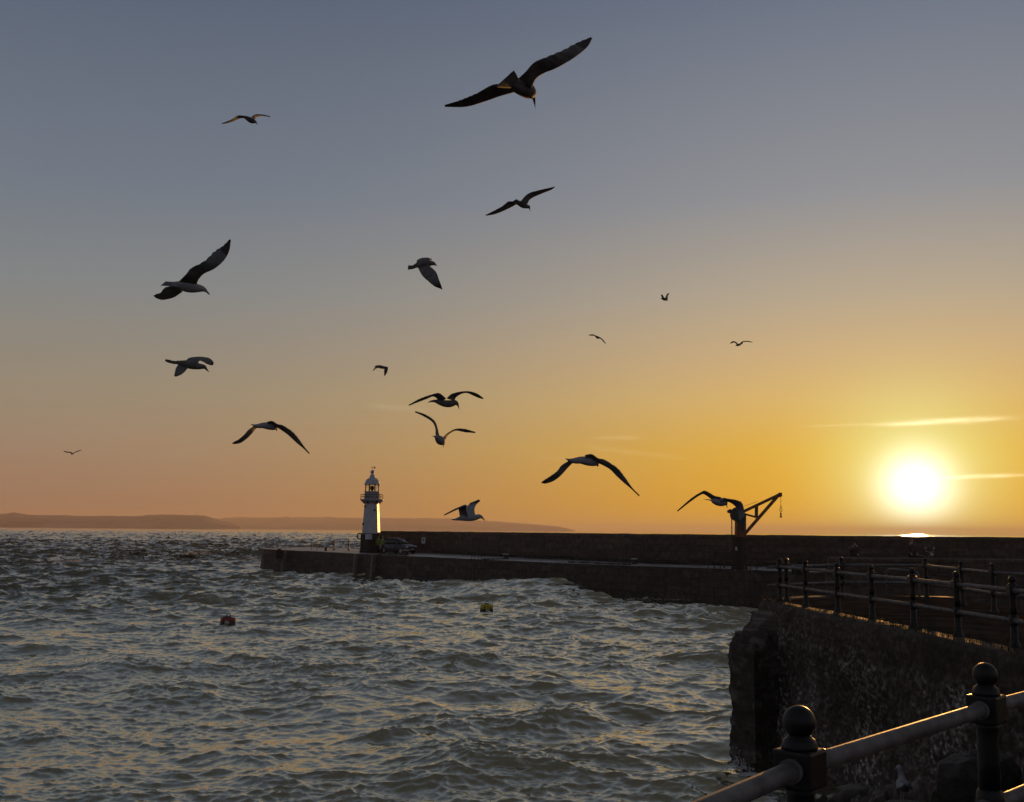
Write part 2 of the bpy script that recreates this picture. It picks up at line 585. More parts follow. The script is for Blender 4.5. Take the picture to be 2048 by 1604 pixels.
def cascade(N, L, seed, lam_min, lam_max, peak, direction, spread=2.0, iso=0.35):
    r_ = np.random.default_rng(seed)
    k1 = 2 * np.pi * np.fft.fftfreq(N, L / N)
    kx, ky = np.meshgrid(k1, k1, indexing='ij')
    k = np.hypot(kx, ky)
    k[0, 0] = 1e-9
    cosd = (kx * math.cos(direction) + ky * math.sin(direction)) / k
    P = np.exp(-0.5 * (peak / (2 * np.pi) * k) ** -2.0 * 2.0) / k ** 4 * (iso + (1 - iso) * np.abs(cosd) ** spread)
    P *= (k > 2 * np.pi / lam_max) & (k < 2 * np.pi / lam_min)
    H = np.sqrt(P) * (r_.standard_normal((N, N)) + 1j * r_.standard_normal((N, N)))
    H[0, 0] = 0
    dk = 2 * np.pi / L
    sc = N * N * dk
    h = np.fft.ifft2(H).real * sc
    ux = np.fft.ifft2(-1j * kx / k * H).real * sc
    uy = np.fft.ifft2(-1j * ky / k * H).real * sc
    return h, ux, uy, L / N


def sample(T, cell, x, y):
    N = T.shape[0]
    u, v = x / cell, y / cell
    iu, iv = np.floor(u).astype(int), np.floor(v).astype(int)
    fu, fv = u - iu, v - iv
    a, b = iu % N, (iu + 1) % N
    c, d = iv % N, (iv + 1) % N
    return (T[a, c] * (1 - fu) + T[b, c] * fu) * (1 - fv) + (T[a, d] * (1 - fu) + T[b, d] * fu) * fv


WIND = R(-98)                                   # the way the chop runs: towards the quay and a little left
cA = cascade(1024, 113.0, 3, 0.55, 22.0, 6.6, WIND, 2.5, 0.2)
cB = cascade(1024, 19.7, 5, 0.07, 0.55, 6.6, WIND, 3.0, 0.2)
cS = cascade(512, 331.0, 9, 11.0, 60.0, 26.0, R(-75), 3.0, 0.15)
ampA = 0.128 / cA[0].std()
ampB = ampA * 1.05
ampS = 0.17 / cS[0].std()

fine = np.deg2rad(np.arange(-29.0, 29.01, 0.052))
coarse_l = np.deg2rad(np.arange(-178.0, -29.2, 1.2))
angs = np.concatenate([coarse_l, fine, -coarse_l[::-1]])
rr = [3.0]
while rr[-1] < 26000:
    q = rr[-1]
    rr.append(q + (0.25 if q < 17 else q * 0.0026 if q < 420 else q * 0.0042 if q < 1500 else q * 0.015 if q < 4000 else q * 0.04))
rr = np.array(rr)
Rg, Ag = np.meshgrid(rr, angs, indexing='ij')
X0, Y0 = Rg * np.sin(Ag), Rg * np.cos(Ag)
outer = smoothstep(-34, -60, X0 + 0.25 * (Y0 - 120)) * smoothstep(60, 120, Y0)
outer = np.maximum(outer, smoothstep(140, 175, Y0))
gust = 1.0 + 0.65 * vnoise(X0 / 27.0, Y0 / 27.0, 3)
aA = ampA * (1 + 0.6 * outer) * gust * (1 + 0.3 * smoothstep(220, 800, Rg)) * (1 - 0.6 * smoothstep(1500, 6000, Rg))
fadeB = (1 - smoothstep(110, 320, Rg)) * ampB * (1.0 + 0.8 * vnoise(X0 / 5.0, Y0 / 5.0, 3))
aS = ampS * (0.6 + 0.65 * outer) * (1 - smoothstep(2500, 8000, Rg))
hA, uxA, uyA = (sample(T, cA[3], X0, Y0) for T in cA[:3])
hB, uxB, uyB = (sample(T, cB[3], X0, Y0) for T in cB[:3])
hS, uxS, uyS = (sample(T, cS[3], X0, Y0) for T in cS[:3])
CHOP = 1.75
Z = hA * aA + hB * fadeB + hS * aS
Xs = X0 - CHOP * (uxA * aA + uxS * aS) - 1.2 * uxB * fadeB
Ys = Y0 - CHOP * (uyA * aA + uyS * aS) - 1.2 * uyB * fadeB
# the backwash heaped along the pier wall
for (px, d_, hgt, wx, wy) in ((880, 96, 0.55, 7.0, 5.0), (1030, 86, 0.95, 6.0, 5.0), (1120, 82, 0.55, 4.0, 4.0)):
    c_ = at(px, 1170, d_)
    Z = Z + hgt * np.exp(-((X0 - c_.x) / wx) ** 2 - ((Y0 - c_.y) / wy) ** 2)
foam = smoothstep(2.25, 3.4, hA / cA[0].std() + 0.35 * hB / cB[0].std()) * (0.15 + 0.85 * outer) * (1 - smoothstep(300, 700, Rg)) * 0.55
lace = 0.5 + 1.6 * vnoise(X0 * 2.2, Y0 * 2.2, 4, 0.6)
for (px, py, wx, wy, g_) in ((532, 1128, 1.7, 2.0, 1.0), (545, 1133, 3.5, 1.2, 0.6), (385, 1109, 1.6, 2.2, 1.2), (412, 1108, 1.0, 1.6, 1.2), (145, 1123, 2.6, 2.0, 1.1), (175, 1080, 3.0, 3.0, 0.7),
                             (500, 1118, 2.0, 1.4, 0.7), (650, 1143, 2.5, 0.7, 0.5), (1480, 1545, 0.35, 0.5, 0.8), (1560, 1585, 0.7, 0.45, 0.6), (1620, 1592, 0.6, 0.5, 0.7), (1000, 1162, 5, 1.5, 0.25), (600, 1139, 3.0, 0.9, 0.3), (690, 1149, 4.0, 1.2, 0.35), (790, 1156, 4.0, 1.2, 0.35), (890, 1161, 4.0, 1.2, 0.3), (1100, 1168, 3.0, 1.5, 0.3), (1200, 1188, 3.0, 0.6, 0.3), (1330, 1200, 4.0, 0.5, 0.3)):
    c_ = at_z(px, py, 0.15)
    foam = foam + 1.8 * g_ * np.exp(-((X0 - c_.x) / wx) ** 2 - ((Y0 - c_.y) / wy) ** 2) * np.clip(lace, 0, 1)
foam = np.clip(foam, 0, 1)

m_sea = bpy.data.materials.new('sea_water')
m_sea.use_nodes = True
t = NT(m_sea.node_tree)
b = m_sea.node_tree.nodes['Principled BSDF']
pos = t.n('ShaderNodeNewGeometry').outputs['Position']
att = t.n('ShaderNodeAttribute', attribute_name='foam')
fm = t.m('MULTIPLY', att.outputs['Fac'], t.step(t.noise(pos, 3.0, 8, 0.75), 0.30, 0.55), clamp=True)
body = t.mix(t.noise(pos, 0.05, 3, 0.5), (0.040, 0.046, 0.031, 1), (0.066, 0.068, 0.040, 1))
t.put(b.inputs['Base Color'], t.mix(fm, body, (0.62, 0.64, 0.66, 1)))
t.put(b.inputs['Roughness'], t.m('ADD', t.m('ADD', 0.02, t.m('MULTIPLY', t.step(t.vm('LENGTH', pos), 300, 3000), 0.06)), t.m('MULTIPLY', fm, 0.6)))
b.inputs['IOR'].default_value = 1.45
bp = t.n('ShaderNodeBump')
bp.inputs['Distance'].default_value = 0.011
bp.inputs['Strength'].default_value = 0.7
mp = t.n('ShaderNodeMapping')
mp.inputs['Rotation'].default_value = (0, 0, R(20))
mp.inputs['Scale'].default_value = (0.6, 1.3, 1)
t.put(mp.inputs['Vector'], pos)
t.put(bp.inputs['Height'], t.noise(mp.outputs[0], 3.4, 8, 0.66))
t.put(b.inputs['Normal'], bp.outputs[0])
sheen_cut = t.n('ShaderNodeAttribute', attribute_name='open_water').outputs['Fac']  # trims the added mirror sheen on the far and left water
# added cream-tinted mirror layer that brightens the sheen on the water
gl = t.n('ShaderNodeBsdfAnisotropic')
gl.inputs['Color'].default_value = (1.0, 0.94, 0.74, 1)
gl.inputs['Roughness'].default_value = 0.03
t.put(gl.inputs['Normal'], bp.outputs[0])
mxs = t.n('ShaderNodeMixShader')
t.put(mxs.inputs[0], t.m('MULTIPLY', t.m('SUBTRACT', 1.0, fm), t.m('SUBTRACT', 0.46, t.m('MULTIPLY', sheen_cut, 0.36))))
t.t.links.new(b.outputs[0], mxs.inputs[1])
t.t.links.new(gl.outputs[0], mxs.inputs[2])
t.t.links.new(mxs.outputs[0], m_sea.node_tree.nodes['Material Output'].inputs[0])
sea = grid_mesh('sea', np.stack([Xs, Ys, Z], -1), m_sea, attrs={'foam': foam, 'open_water': np.clip(np.maximum(outer, smoothstep(-8, -40, X0) * smoothstep(30, 75, Y0) * 0.8), 0, 1)})
tag(sea, kind='structure')
del Rg, Ag, X0, Y0, hA, hB, hS, uxA, uxB, uxS, uyA, uyB, uyS, Xs, Ys

# wind-torn crests: little clouds of spray standing on the breaking waves
m_spray = bpy.data.materials.new('spray')
m_spray.use_nodes = True
t = NT(m_spray.node_tree)
m_spray.node_tree.nodes.remove(m_spray.node_tree.nodes['Principled BSDF'])
df, tl, mx = t.n('ShaderNodeBsdfDiffuse'), t.n('ShaderNodeBsdfTranslucent'), t.n('ShaderNodeMixShader')
vary = t.mix(t.noise(t.n('ShaderNodeTexCoord').outputs['Object'], 3.0), (0.75, 0.77, 0.8, 1), (0.9, 0.9, 0.9, 1))
t.put(df.inputs[0], vary)
t.put(tl.inputs[0], vary)
mx.inputs[0].default_value = 0.55
t.t.links.new(df.outputs[0], mx.inputs[1])
t.t.links.new(tl.outputs[0], mx.inputs[2])
t.t.links.new(mx.outputs[0], m_spray.node_tree.nodes['Material Output'].inputs[0])


def spray(px, py, wx, wy, hgt, n, size):
    c_ = at_z(px, py, 0.2)
    bm = bmesh.new()
    for k in range(n):
        x, y = random.gauss(0, wx), random.gauss(0, wy)
        fall = math.exp(-(x / wx) ** 2 * 0.6)
        z = 0.15 + abs(random.gauss(0, hgt)) * fall
        s_ = size * random.uniform(0.4, 1.2)
        q = Matrix.Rotation(random.uniform(0, 6.28), 3, Vector((random.random(), random.random(), random.random() + 0.1)).normalized())
        vs = [bm.verts.new(Vector((c_.x + x, c_.y + y, z)) + q @ Vector(p) * s_) for p in ((1, 0, -0.4), (-0.6, 0.9, -0.4), (-0.6, -0.9, -0.4), (0, 0, 0.9))]
        for f_ in ((0, 2, 1), (0, 1, 3), (1, 2, 3), (2, 0, 3)):
            bm.faces.new([vs[i] for i in f_])
    return bm


sm_ = bpy.data.meshes.new('sea_spray')
tot = bmesh.new()
for args in ((380, 1109, 1.3, 1.0, 0.35, 420, 0.06), (409, 1109, 0.9, 0.8, 0.40, 300, 0.06), (143, 1123, 1.7, 0.8, 0.16, 420, 0.05), (172, 1080, 2.6, 1.6, 0.3, 260, 0.08), (530, 1124, 0.8, 0.8, 0.42, 420, 0.05),
             (541, 1118, 0.25, 0.3, 0.8, 110, 0.04), (500, 1119, 1.4, 0.8, 0.14, 200, 0.05), (258, 1106, 1.3, 0.8, 0.16, 160, 0.05), (628, 1133, 0.5, 0.3, 0.3, 120, 0.04), (658, 1137, 0.5, 0.3, 0.3, 120, 0.04), (1478, 1534, 0.14, 0.2, 0.16, 240, 0.016), (926, 1447, 0.2, 0.15, 0.06, 150, 0.015), (700, 1149, 1.2, 0.3, 0.12, 130, 0.035), (800, 1156, 1.5, 0.3, 0.10, 130, 0.035), (910, 1160, 1.5, 0.3, 0.14, 130, 0.035), (1290, 1198, 1.6, 0.25, 0.08, 120, 0.03), (1420, 1199, 1.6, 0.25, 0.08, 120, 0.03), (590, 1136, 0.9, 0.3, 0.16, 110, 0.035)):
    b_ = spray(*args)
    tmp = bpy.data.meshes.new('tmp')
    b_.to_mesh(tmp)
    b_.free()
    tot.from_mesh(tmp)
    bpy.data.meshes.remove(tmp)
tot.to_mesh(sm_)
tot.free()
sm_.materials.append(m_spray)
o = bpy.data.objects.new('sea_spray', sm_)
C.objects.link(o)
tag(o, 'white spray torn from breaking wave crests', 'spray', kind='stuff')

# ------------------------------------------------------------------ far hills


def hill_range(name, prof, depth, thick):
    prof = np.array(prof, float)
    pxs = np.arange(prof[0, 0], prof[-1, 0] + 1, 4.0)
    pys = np.interp(pxs, prof[:, 0], prof[:, 1]) - 0.9 * np.abs(vnoise(pxs / 9.0, pxs * 0 + depth / 999.0, 3)) - 0.5 * vnoise(pxs / 40, pxs * 0 + 3.3, 2)
    rows = []
    for k in np.linspace(0, 1, 13):
        prof_k = math.sin(k * math.pi) ** 0.75 * (1.0 if k <= 0.5 else 1.0)
        row = []
        for px, py in zip(pxs, pys):
            top = at(px, py, depth)
            far = depth + (k - 0.5) * thick
            x = top.x * far / depth
            y = top.y + (k - 0.5) * thick
            z = -3 + (top.z + 3) * prof_k * (1 + 0.12 * vnoise(np.array(px / 30.0), np.array(k * 5.0), 3) * (0 if abs(k - 0.5) < 0.01 else 1))
            row.append((x, y, float(z)))
        rows.append(row)
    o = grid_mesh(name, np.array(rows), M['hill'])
    return tag(o, kind='structure')


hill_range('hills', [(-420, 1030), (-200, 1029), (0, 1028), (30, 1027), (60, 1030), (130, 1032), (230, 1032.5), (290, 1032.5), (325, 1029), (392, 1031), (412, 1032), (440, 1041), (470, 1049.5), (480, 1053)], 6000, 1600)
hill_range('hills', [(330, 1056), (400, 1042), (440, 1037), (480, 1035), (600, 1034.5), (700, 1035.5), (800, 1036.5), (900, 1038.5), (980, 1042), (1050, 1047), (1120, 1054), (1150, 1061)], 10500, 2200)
mb = MB()
b0, b1 = at(392, 1031, 6000), at(392, 1022.5, 6000)
mb.tube([b0 - Vector((0, 0, 6)), b0, b1], [2.2, 2.0, 1.3], 8)
o = mb.build('hilltop_mast', M['dark_iron'])
tag(o, 'thin dark mast on top of the far headland at left', 'mast')

# ------------------------------------------------------------------ the pier
DECK = 2.4
inner_px = [(528, 1098.0), (560, 1099.8), (640, 1103.2), (735, 1108.5), (870, 1114.5), (1000, 1120.5), (1150, 1127), (1290, 1132.5), (1400, 1136), (1480, 1139), (1600, 1143.5), (1680, 1146)]
inner = [at_z(px, py, DECK) for px, py in inner_px]
inner.append(Vector((30.0, 66.0, DECK)))
inner.append(Vector((60.0, 62.0, DECK)))
par_px = [(762, 1104.3), (870, 1106.8), (1000, 1113.5), (1150, 1120.5), (1290, 1127.0), (1480, 1133.0)]
para = [at_z(px, py, DECK) for px, py in par_px]
para += [Vector((27.0, 80.0, DECK)), Vector((42.0, 78.5, DECK)), Vector((75.0, 76.0, DECK))]
pier = thing('stone_pier', 'long dark stone pier curving across the harbour mouth with a high seaward parapet', 'pier')


def ribbon_wall(name, line, z0, z1, material, parent, batter=0.0, rough=0.05, step=0.5, zstep=0.28, seed=0.0, closed=False):
    """A stone face following a plan polyline, from z0 to z1, roughened and with UVs in metres."""
    P, s = polyline([(p[0], p[1]) for p in line], step)
    t_ = np.gradient(P, axis=0)
    t_ /= np.linalg.norm(t_, axis=1)[:, None]
    nrm = np.stack([t_[:, 1], -t_[:, 0]], 1)
    zs = np.linspace(z0, z1, max(3, int((z1 - z0) / zstep)))
    S, Zg = np.meshgrid(s, zs)
    off = rough * vnoise(S * 1.7 + seed, Zg * 2.3 + seed, 4, 0.6) * 2
    off[-1] *= 0.4
    off = off + (z1 - Zg) * batter
    Pt = np.stack([P[None, :, 0] + nrm[None, :, 0] * off, P[None, :, 1] + nrm[None, :, 1] * off, Zg], -1)
    return grid_mesh(name, Pt, material, parent, uv=np.stack([S, Zg], -1))


def plan_sheet(name, polyA, polyB, zA, zB, material, parent, n=60, m=8, rough=0.0):
    A, _ = polyline([(p[0], p[1]) for p in polyA], 0.5)
    B, _ = polyline([(p[0], p[1]) for p in polyB], 0.5)
    ua, ub = np.linspace(0, 1, len(A)), np.linspace(0, 1, len(B))
    u = np.linspace(0, 1, n)
    A = np.stack([np.interp(u, ua, A[:, k]) for k in (0, 1)], 1)
    B = np.stack([np.interp(u, ub, B[:, k]) for k in (0, 1)], 1)
    tt = np.linspace(0, 1, m)[:, None, None]
    XY = A[None] * (1 - tt) + B[None] * tt
    Zz = (zA * (1 - tt) + zB * tt)[..., 0] + np.zeros(XY.shape[:2])
    if rough:
        Zz = Zz + rough * vnoise(XY[..., 0] * 1.3, XY[..., 1] * 1.3, 4)
    P = np.concatenate([XY, Zz[..., None]], -1)
    return grid_mesh(name, P, material, parent, uv=XY)


# quay face towards the harbour, the blunt pier head, the deck, the parapet
head_far = [at_z(524, 1096.4, DECK), at_z(600, 1094.6, DECK), at_z(700, 1097, DECK), at_z(762, 1099.5, DECK)]
face_line = [head_far[1], head_far[0]] + inner
ribbon_wall('quay_wall', face_line, -2.0, DECK, M['pier_wall'], pier, batter=0.05, rough=0.06, seed=3.1)
back_line = [head_far[0] + Vector((0.15, 0, 0)), head_far[1], head_far[2]] + para
plan_sheet('deck', [p + Vector((0, 0, 0)) for p in inner], back_line, DECK + 0.004, DECK + 0.02, M['deck'], pier, 140, 10, 0.02)
PAR_TOP = 4.72


def solid_wall(name, line, thick, z0, z1, material, parent, rough=0.03, seed=0.0, step=0.5):
    """A free-standing wall: both faces and a rounded top in one mesh."""
    P, s = polyline([(p[0], p[1]) for p in line], step)
    t_ = np.gradient(P, axis=0)
    t_ /= np.linalg.norm(t_, axis=1)[:, None]
    nrm = np.stack([t_[:, 1], -t_[:, 0]], 1)
    h_ = z1 - z0
    sec = [(0.0, 0.0), (0.0, h_ * 0.25), (0.0, h_ * 0.5), (0.0, h_ * 0.75), (0.0, h_ - 0.12), (0.04, h_ - 0.03), (0.14, h_), (thick * 0.5, h_ + 0.015), (thick - 0.14, h_), (thick - 0.03, h_ - 0.05), (thick + 0.1, h_ * 0.4), (thick + 0.3, -2.5)]
    run = np.concatenate([[0], np.cumsum([math.dist(a, b_) for a, b_ in zip(sec, sec[1:])])])
    rows = []
    for k, (o_, z_) in enumerate(sec):
        wob_ = rough * vnoise(s * 1.1 + seed, s * 0 + k * 1.9 + seed, 3)
        rows.append(np.stack([P[:, 0] - nrm[:, 0] * (o_ + wob_), P[:, 1] - nrm[:, 1] * (o_ + wob_), z0 + z_ + (wob_ * 0.6 if k > 3 else 0) + 0 * s], 1))
    S, V = np.meshgrid(s, run)
    Pm = np.array(rows)
    for col in (0, -1):        # close the ends
        cen = Pm[:, col].mean(0)
        cap = np.repeat(cen[None, None], len(sec), 0)
        Pm = np.concatenate([cap, Pm], 1) if col == 0 else np.concatenate([Pm, cap], 1)
        S = np.concatenate([S[:, :1], S], 1) if col == 0 else np.concatenate([S, S[:, -1:]], 1)
        V = np.concatenate([V[:, :1], V], 1) if col == 0 else np.concatenate([V, V[:, -1:]], 1)
    return grid_mesh(name, Pm, material, parent, smooth=False, uv=np.stack([S, V], -1))


solid_wall('parapet', para, 1.1, DECK, PAR_TOP, M['parapet'], pier, 0.085, 1.3)
# a string course and a footing ledge standing proud of the parapet
ledge = solid_wall('footing_ledge', [p + Vector((-0.18, -0.22, 0)) for p in para[1:]], 0.5, DECK + 0.02, DECK + 0.32, M['coping'], pier, 0.03, 5.0)
# the raised inner quay at the root of the pier, with its own low wall
PLAT = 2.9
plat = thing('inner_quay', 'dark raised quay with a low wall at the root of the pier', 'quay')
edge = [Vector((16.6, 58.6, 0)), Vector((20, 58.0, 0)), Vector((32, 57.4, 0)), Vector((60, 56.5, 0))]
ribbon_wall('quay_wall', [Vector((20.6, 72.0, 0))] + edge, -2.0, PLAT, M['pier_wall'], plat, 0.03, 0.06, seed=8.0)
plan_sheet('deck', edge, [Vector((20.6, 72.0, 0)), Vector((30, 72.0, 0)), Vector((60, 71, 0))], PLAT + 0.004, PLAT + 0.01, M['path'], plat, 80, 8, 0.01)
solid_wall('low_wall', [e + Vector((0.3, 0.35, 0)) for e in edge], 0.45, PLAT, 3.63, M['parapet'], plat, 0.04, 2.2)
ribbon_wall('ledge', [e + Vector((-0.05, -0.3, 0)) for e in edge], -2.0, 2.15, M['pier_wall'], plat, 0.03, 0.05, seed=4.0)
plan_sheet('ledge_top', [e + Vector((-0.05, -0.3, 0)) for e in edge], [e + Vector((0.0, 0.1, 0)) for e in edge], 2.155, 2.16, M['coping'], plat, 60, 3)
mb = MB()
mb.box((17.3, 66.4, 2.92), (0.75, 0.8, 1.0), 0.1, 0.03)
tag(mb.build('concrete_block', M['coping']), 'low concrete block at the end of the raised inner quay', 'block')

# ------------------------------------------------------------------ lighthouse
LH = at_z(741.3, 1105.5, DECK)
lh = thing('lighthouse', 'white six sided lighthouse with domed lantern on a black base at the pier end', 'lighthouse', loc=LH)
vaz = math.atan2(LH.x, LH.y)
HP = R(45) - vaz


def part(mb_, name, material, parent):
    return mb_.build(name, material, parent)


part(MB().lathe((0, 0, 0), [(1.24, 0.0), (1.24, 0.25), (1.16, 0.27), (1.14, 1.95), (1.18, 1.98), (1.18, 2.06)], 6, smooth=False, phase=HP), 'base', M['black'], lh)
part(MB().lathe((0, 0, 0), [(1.04, 2.065), (1.04, 2.14), (1.0, 2.16), (0.80, 5.2), (0.80, 5.60)], 6, smooth=False, phase=HP), 'tower', M['white'], lh)
part(MB().lathe((0, 0, 0), [(0.86, 5.30), (1.10, 5.56), (1.26, 5.64), (1.27, 5.72), (0.78, 5.73)], 24, phase=HP), 'gallery', M['white'], lh)
g = MB()
for k in range(12):
    a = k * math.pi / 6 + 0.2
    x, y = 1.22 * math.sin(a), 1.22 * math.cos(a)
    g.tube([(x, y, 5.72), (x, y, 6.22)], 0.02, 6)
for z in (5.98, 6.22):
    g.tube([(1.22 * math.sin(k * math.pi / 12), 1.22 * math.cos(k * math.pi / 12), z) for k in range(24)], 0.02, 6, closed=True)
part(g, 'gallery_railing', M['dark_iron'], lh)
for k in range(6):
    a = HP + math.pi - k * math.pi / 3 + R(30)
    s_, c_ = math.sin(a), math.cos(a)
    part(MB().bar((0.78 * s_, 0.78 * c_, 5.22), (1.16 * s_, 1.16 * c_, 5.60), 0.07, 0.10), 'bracket', M['black'], lh)
part(MB().lathe((0, 0, 0), [(0.80, 5.735), (0.80, 6.50), (0.84, 6.52), (0.84, 6.56)], 24), 'lantern_wall', M['white'], lh)
for k in range(8):
    a = k * math.pi / 4 + 0.25
    part(MB().tube([(0.76 * math.sin(a), 0.76 * math.cos(a), 6.56), (0.76 * math.sin(a), 0.76 * math.cos(a), 7.28)], 0.05, 6), 'glazing_bar', M['black'], lh)
part(MB().lathe((0, 0, 0), [(0.72, 6.57), (0.72, 7.27)], 24), 'lantern_glass', M['clear'], lh)
part(MB().lathe((0, 0, 0), [(0.10, 6.565), (0.10, 6.72), (0.2, 6.74), (0.22, 6.98), (0.18, 7.12), (0.06, 7.15)], 16), 'lamp', M['dark_iron'], lh)
dome = [(0.90, 7.285), (0.92, 7.33), (0.82, 7.36)] + [(0.80 * math.cos(a), 7.36 + 0.74 * math.sin(a)) for a in np.linspace(0.05, 1.25, 9)]
part(MB().lathe((0, 0, 0), dome, 24), 'dome', M['white'], lh)
fin = [(0.27, 8.05), (0.30, 8.12), (0.28, 8.26), (0.17, 8.36), (0.12, 8.42), (0.19, 8.50)] + [(0.235 * math.cos(a), 8.66 + 0.2 * math.sin(a)) for a in np.linspace(-0.7, 1.3, 7)] + [(0.03, 8.90), (0.025, 8.98)]
part(MB().lathe((0, 0, 0), fin, 16), 'finial', M['white'], lh)
v = MB().tube([(0, 0, 8.95), (0, 0, 9.32)], 0.018, 6).bar((-0.16, 0, 9.13), (0.26, 0, 9.13), 0.025, 0.03)
v.box((0.24, 0, 9.13), (0.16, 0.02, 0.2)).box((-0.16, 0, 9.13), (0.06, 0.03, 0.1))
part(v, 'weather_vane', M['dark_iron'], lh)


def on_face(px, py, rad):
    """A spot on the camera side of the tower, local to the lighthouse."""
    q_ = at(px, py, LH.y * math.cos(PITCH) + 0.0) - LH
    return q_


to_cam = (EYE - LH)
to_cam.z = 0
to_cam.normalize()
side = Vector((-to_cam.y, to_cam.x, 0))


def hexr(r0, z, u_):
    """Point on the hexagonal tower skin at sideways offset u_ (m, to the right) and height z."""
    best = None
    for k in range(6):
        a0, a1 = HP + k * math.pi / 3, HP + (k + 1) * math.pi / 3
        p0 = Vector((r0 * math.sin(a0), -r0 * math.cos(a0), 0))
        p1 = Vector((r0 * math.sin(a1), -r0 * math.cos(a1), 0))
        s0, s1 = p0.dot(side), p1.dot(side)
        if (s0 - u_) * (s1 - u_) <= 0 and abs(s1 - s0) > 1e-6:
            q_ = p0.lerp(p1, (u_ - s0) / (s1 - s0))
            if best is None or q_.dot(to_cam) > best.dot(to_cam):
                best = q_
    best = best or Vector((0, 0, 0))
    return Vector((best.x, best.y, z))


for (u_, z_) in ((0.30, 4.55), (-0.70, 4.92), (-0.86, 3.05)):
    rad = 1.0 - 0.2 * (z_ - 2.16) / 3.04
    p_ = hexr(rad, z_, u_)
    nrm_ = Vector((p_.x, p_.y, 0)).normalized() * 0.5 + to_cam * 0.5
    part(MB().tube([p_ - nrm_ * 0.05, p_ + nrm_ * 0.05], 0.12, 16), 'porthole', M['black'], lh)
p_ = hexr(1.15, 1.75, -0.25)
f_n = Vector((p_.x, p_.y, 0)).normalized()
brd = thing('notice_board', 'pale notice board fixed to the black base of the lighthouse', 'notice board', loc=LH + Vector((p_.x, p_.y, 1.72)) + to_cam * 0.10)
rzb = math.atan2(-to_cam.x, to_cam.y) + math.pi
MB().box((0, 0, 0), (0.72, 0.04, 0.56), rzb + 0.12, 0.008).build('panel', M['sign'], brd)
mbi = MB()
for i in range(4):
    mbi.box(Vector((-0.24 + 0.16 * i, 0, 0)) + to_cam * 0.03, (0.03, 0.012, 0.44), rzb + 0.12)
mbi.build('print', M['ink'], brd)
ring = thing('lifebuoy', 'dark lifebuoy hung on the left side of the lighthouse base', 'lifebuoy', loc=LH + side * (-1.22) + Vector((0, 0, 1.75)) + to_cam * 0.1)
MB().tube([(0.24 * side.x * math.cos(a), 0.24 * side.y * math.cos(a), 0.30 * math.sin(a)) for a in np.linspace(0, 2 * math.pi, 20, endpoint=False)], 0.075, 8, closed=True).build('ring', M['rust'], ring)
st = thing('concrete_steps', 'low dark steps against the front of the lighthouse base', 'steps', loc=LH + to_cam * 1.2 + side * 0.1)
for i in range(3):
    MB().box((0, 0, 0.15 + 0.3 * i), (1.1 - 0.02 * i, 0.75 - 0.22 * i, 0.296), rzb, 0.015).build('step', M['coping'], st)
# ------------------------------------------------------------------ crane on the pier
CB = at_z(1479, 1138.3, DECK)
CD = (CB - EYE).dot(_f)
cr = thing('quay_crane', 'rust brown hand crane with triangular jib standing on the pier', 'crane', loc=CB)


def L(px, py, dd=0.0):
    return at(px, py, CD + dd) - CB


b0 = L(1479, 1138)
MB().lathe((0, 0, 0.002), [(0.62, 0), (0.62, 0.14), (0.48, 0.18), (0.46, 2.25), (0.42, 2.3)], 8, smooth=False, phase=0.2).build('column', M['timber'], cr).data.materials[0] = M['pier_wall']
c0 = L(1480.5, 1073)
c1 = L(1481, 1026)
mb = MB().bar(c0, c1, 0.66, 0.62, up=(0, 1, 0))
mb.tube([c1 + Vector((-0.28, -0.3, -0.1)), c1 + Vector((-0.28, 0.3, -0.1))], 0.40, 20)
mb.build('post', M['rust'], cr)
MB().tube([c1 + Vector((-0.28, -0.44, -0.1)), c1 + Vector((-0.28, -0.31, -0.1))], 0.50, 24).build('gear_wheel', M['dark_iron'], cr)
w_ = L(1463, 1030)
MB().tube([w_ + Vector((-0.12, -0.3, 0.25)), w_ + Vector((-0.12, 0.3, 0.25))], 0.13, 12).tube([w_ + Vector((-0.15, -0.35, -0.12)), w_ + Vector((0.2, -0.35, -0.12))], 0.05, 8).bar(w_ + Vector((-0.1, 0, 0.4)), w_ + Vector((0.25, 0, -0.35)), 0.12, 0.1).build('winch', M['dark_iron'], cr)
MB().tube([w_ + Vector((-0.12, -0.35, -0.1)), L(1461.8, 1040) + Vector((0, -0.3, 0)), L(1462, 1078) + Vector((0, -0.3, 0)), L(1462.5, 1100) + Vector((0.0, -0.45, 0)), L(1458, 1120) + Vector((0, -0.6, 0))], 0.035, 6).build('hoist_rope', M['rope'], cr)
MB().tube([L(1461.5, 1040) + Vector((0, -0.32, 0)), L(1459.6, 1033) + Vector((0, -0.3, 0))], 0.02, 6).build('brake_rod', M['dark_iron'], cr)
MB().bar(L(1485, 1024), L(1562, 987.6), 0.26, 0.19, up=(0, 0, 1)).build('jib', M['rust'], cr)
MB().bar(L(1488, 1069.5), L(1556, 991.5), 0.26, 0.21).build('strut', M['rust'], cr)
MB().bar(L(1513, 1012), L(1512.6, 1036), 0.2, 0.17, up=(0, 1, 0)).build('brace', M['rust'], cr)
MB().bar(L(1487, 1027.5), L(1513, 1034.5), 0.2, 0.12).build('brace', M['rust'], cr)
MB().box(L(1560.3, 989.2), (0.22, 0.36, 0.26), 0, 0.04).tube([L(1559.5, 990.5, -0.2), L(1559.5, 990.5, 0.2)], 0.14, 14).build('sheave_head', M['rust'], cr)
MB().tube([L(1486, 1013.5), L(1515, 1002.5)], 0.012, 5).build('guy_wire', M['dark_iron'], cr)
MB().tube([L(1561.6, 992), L(1561.8, 1013)], 0.014, 6).build('hoist_cable', M['dark_iron'], cr)
lk = MB()
c_ = L(1561.8, 1013.7)
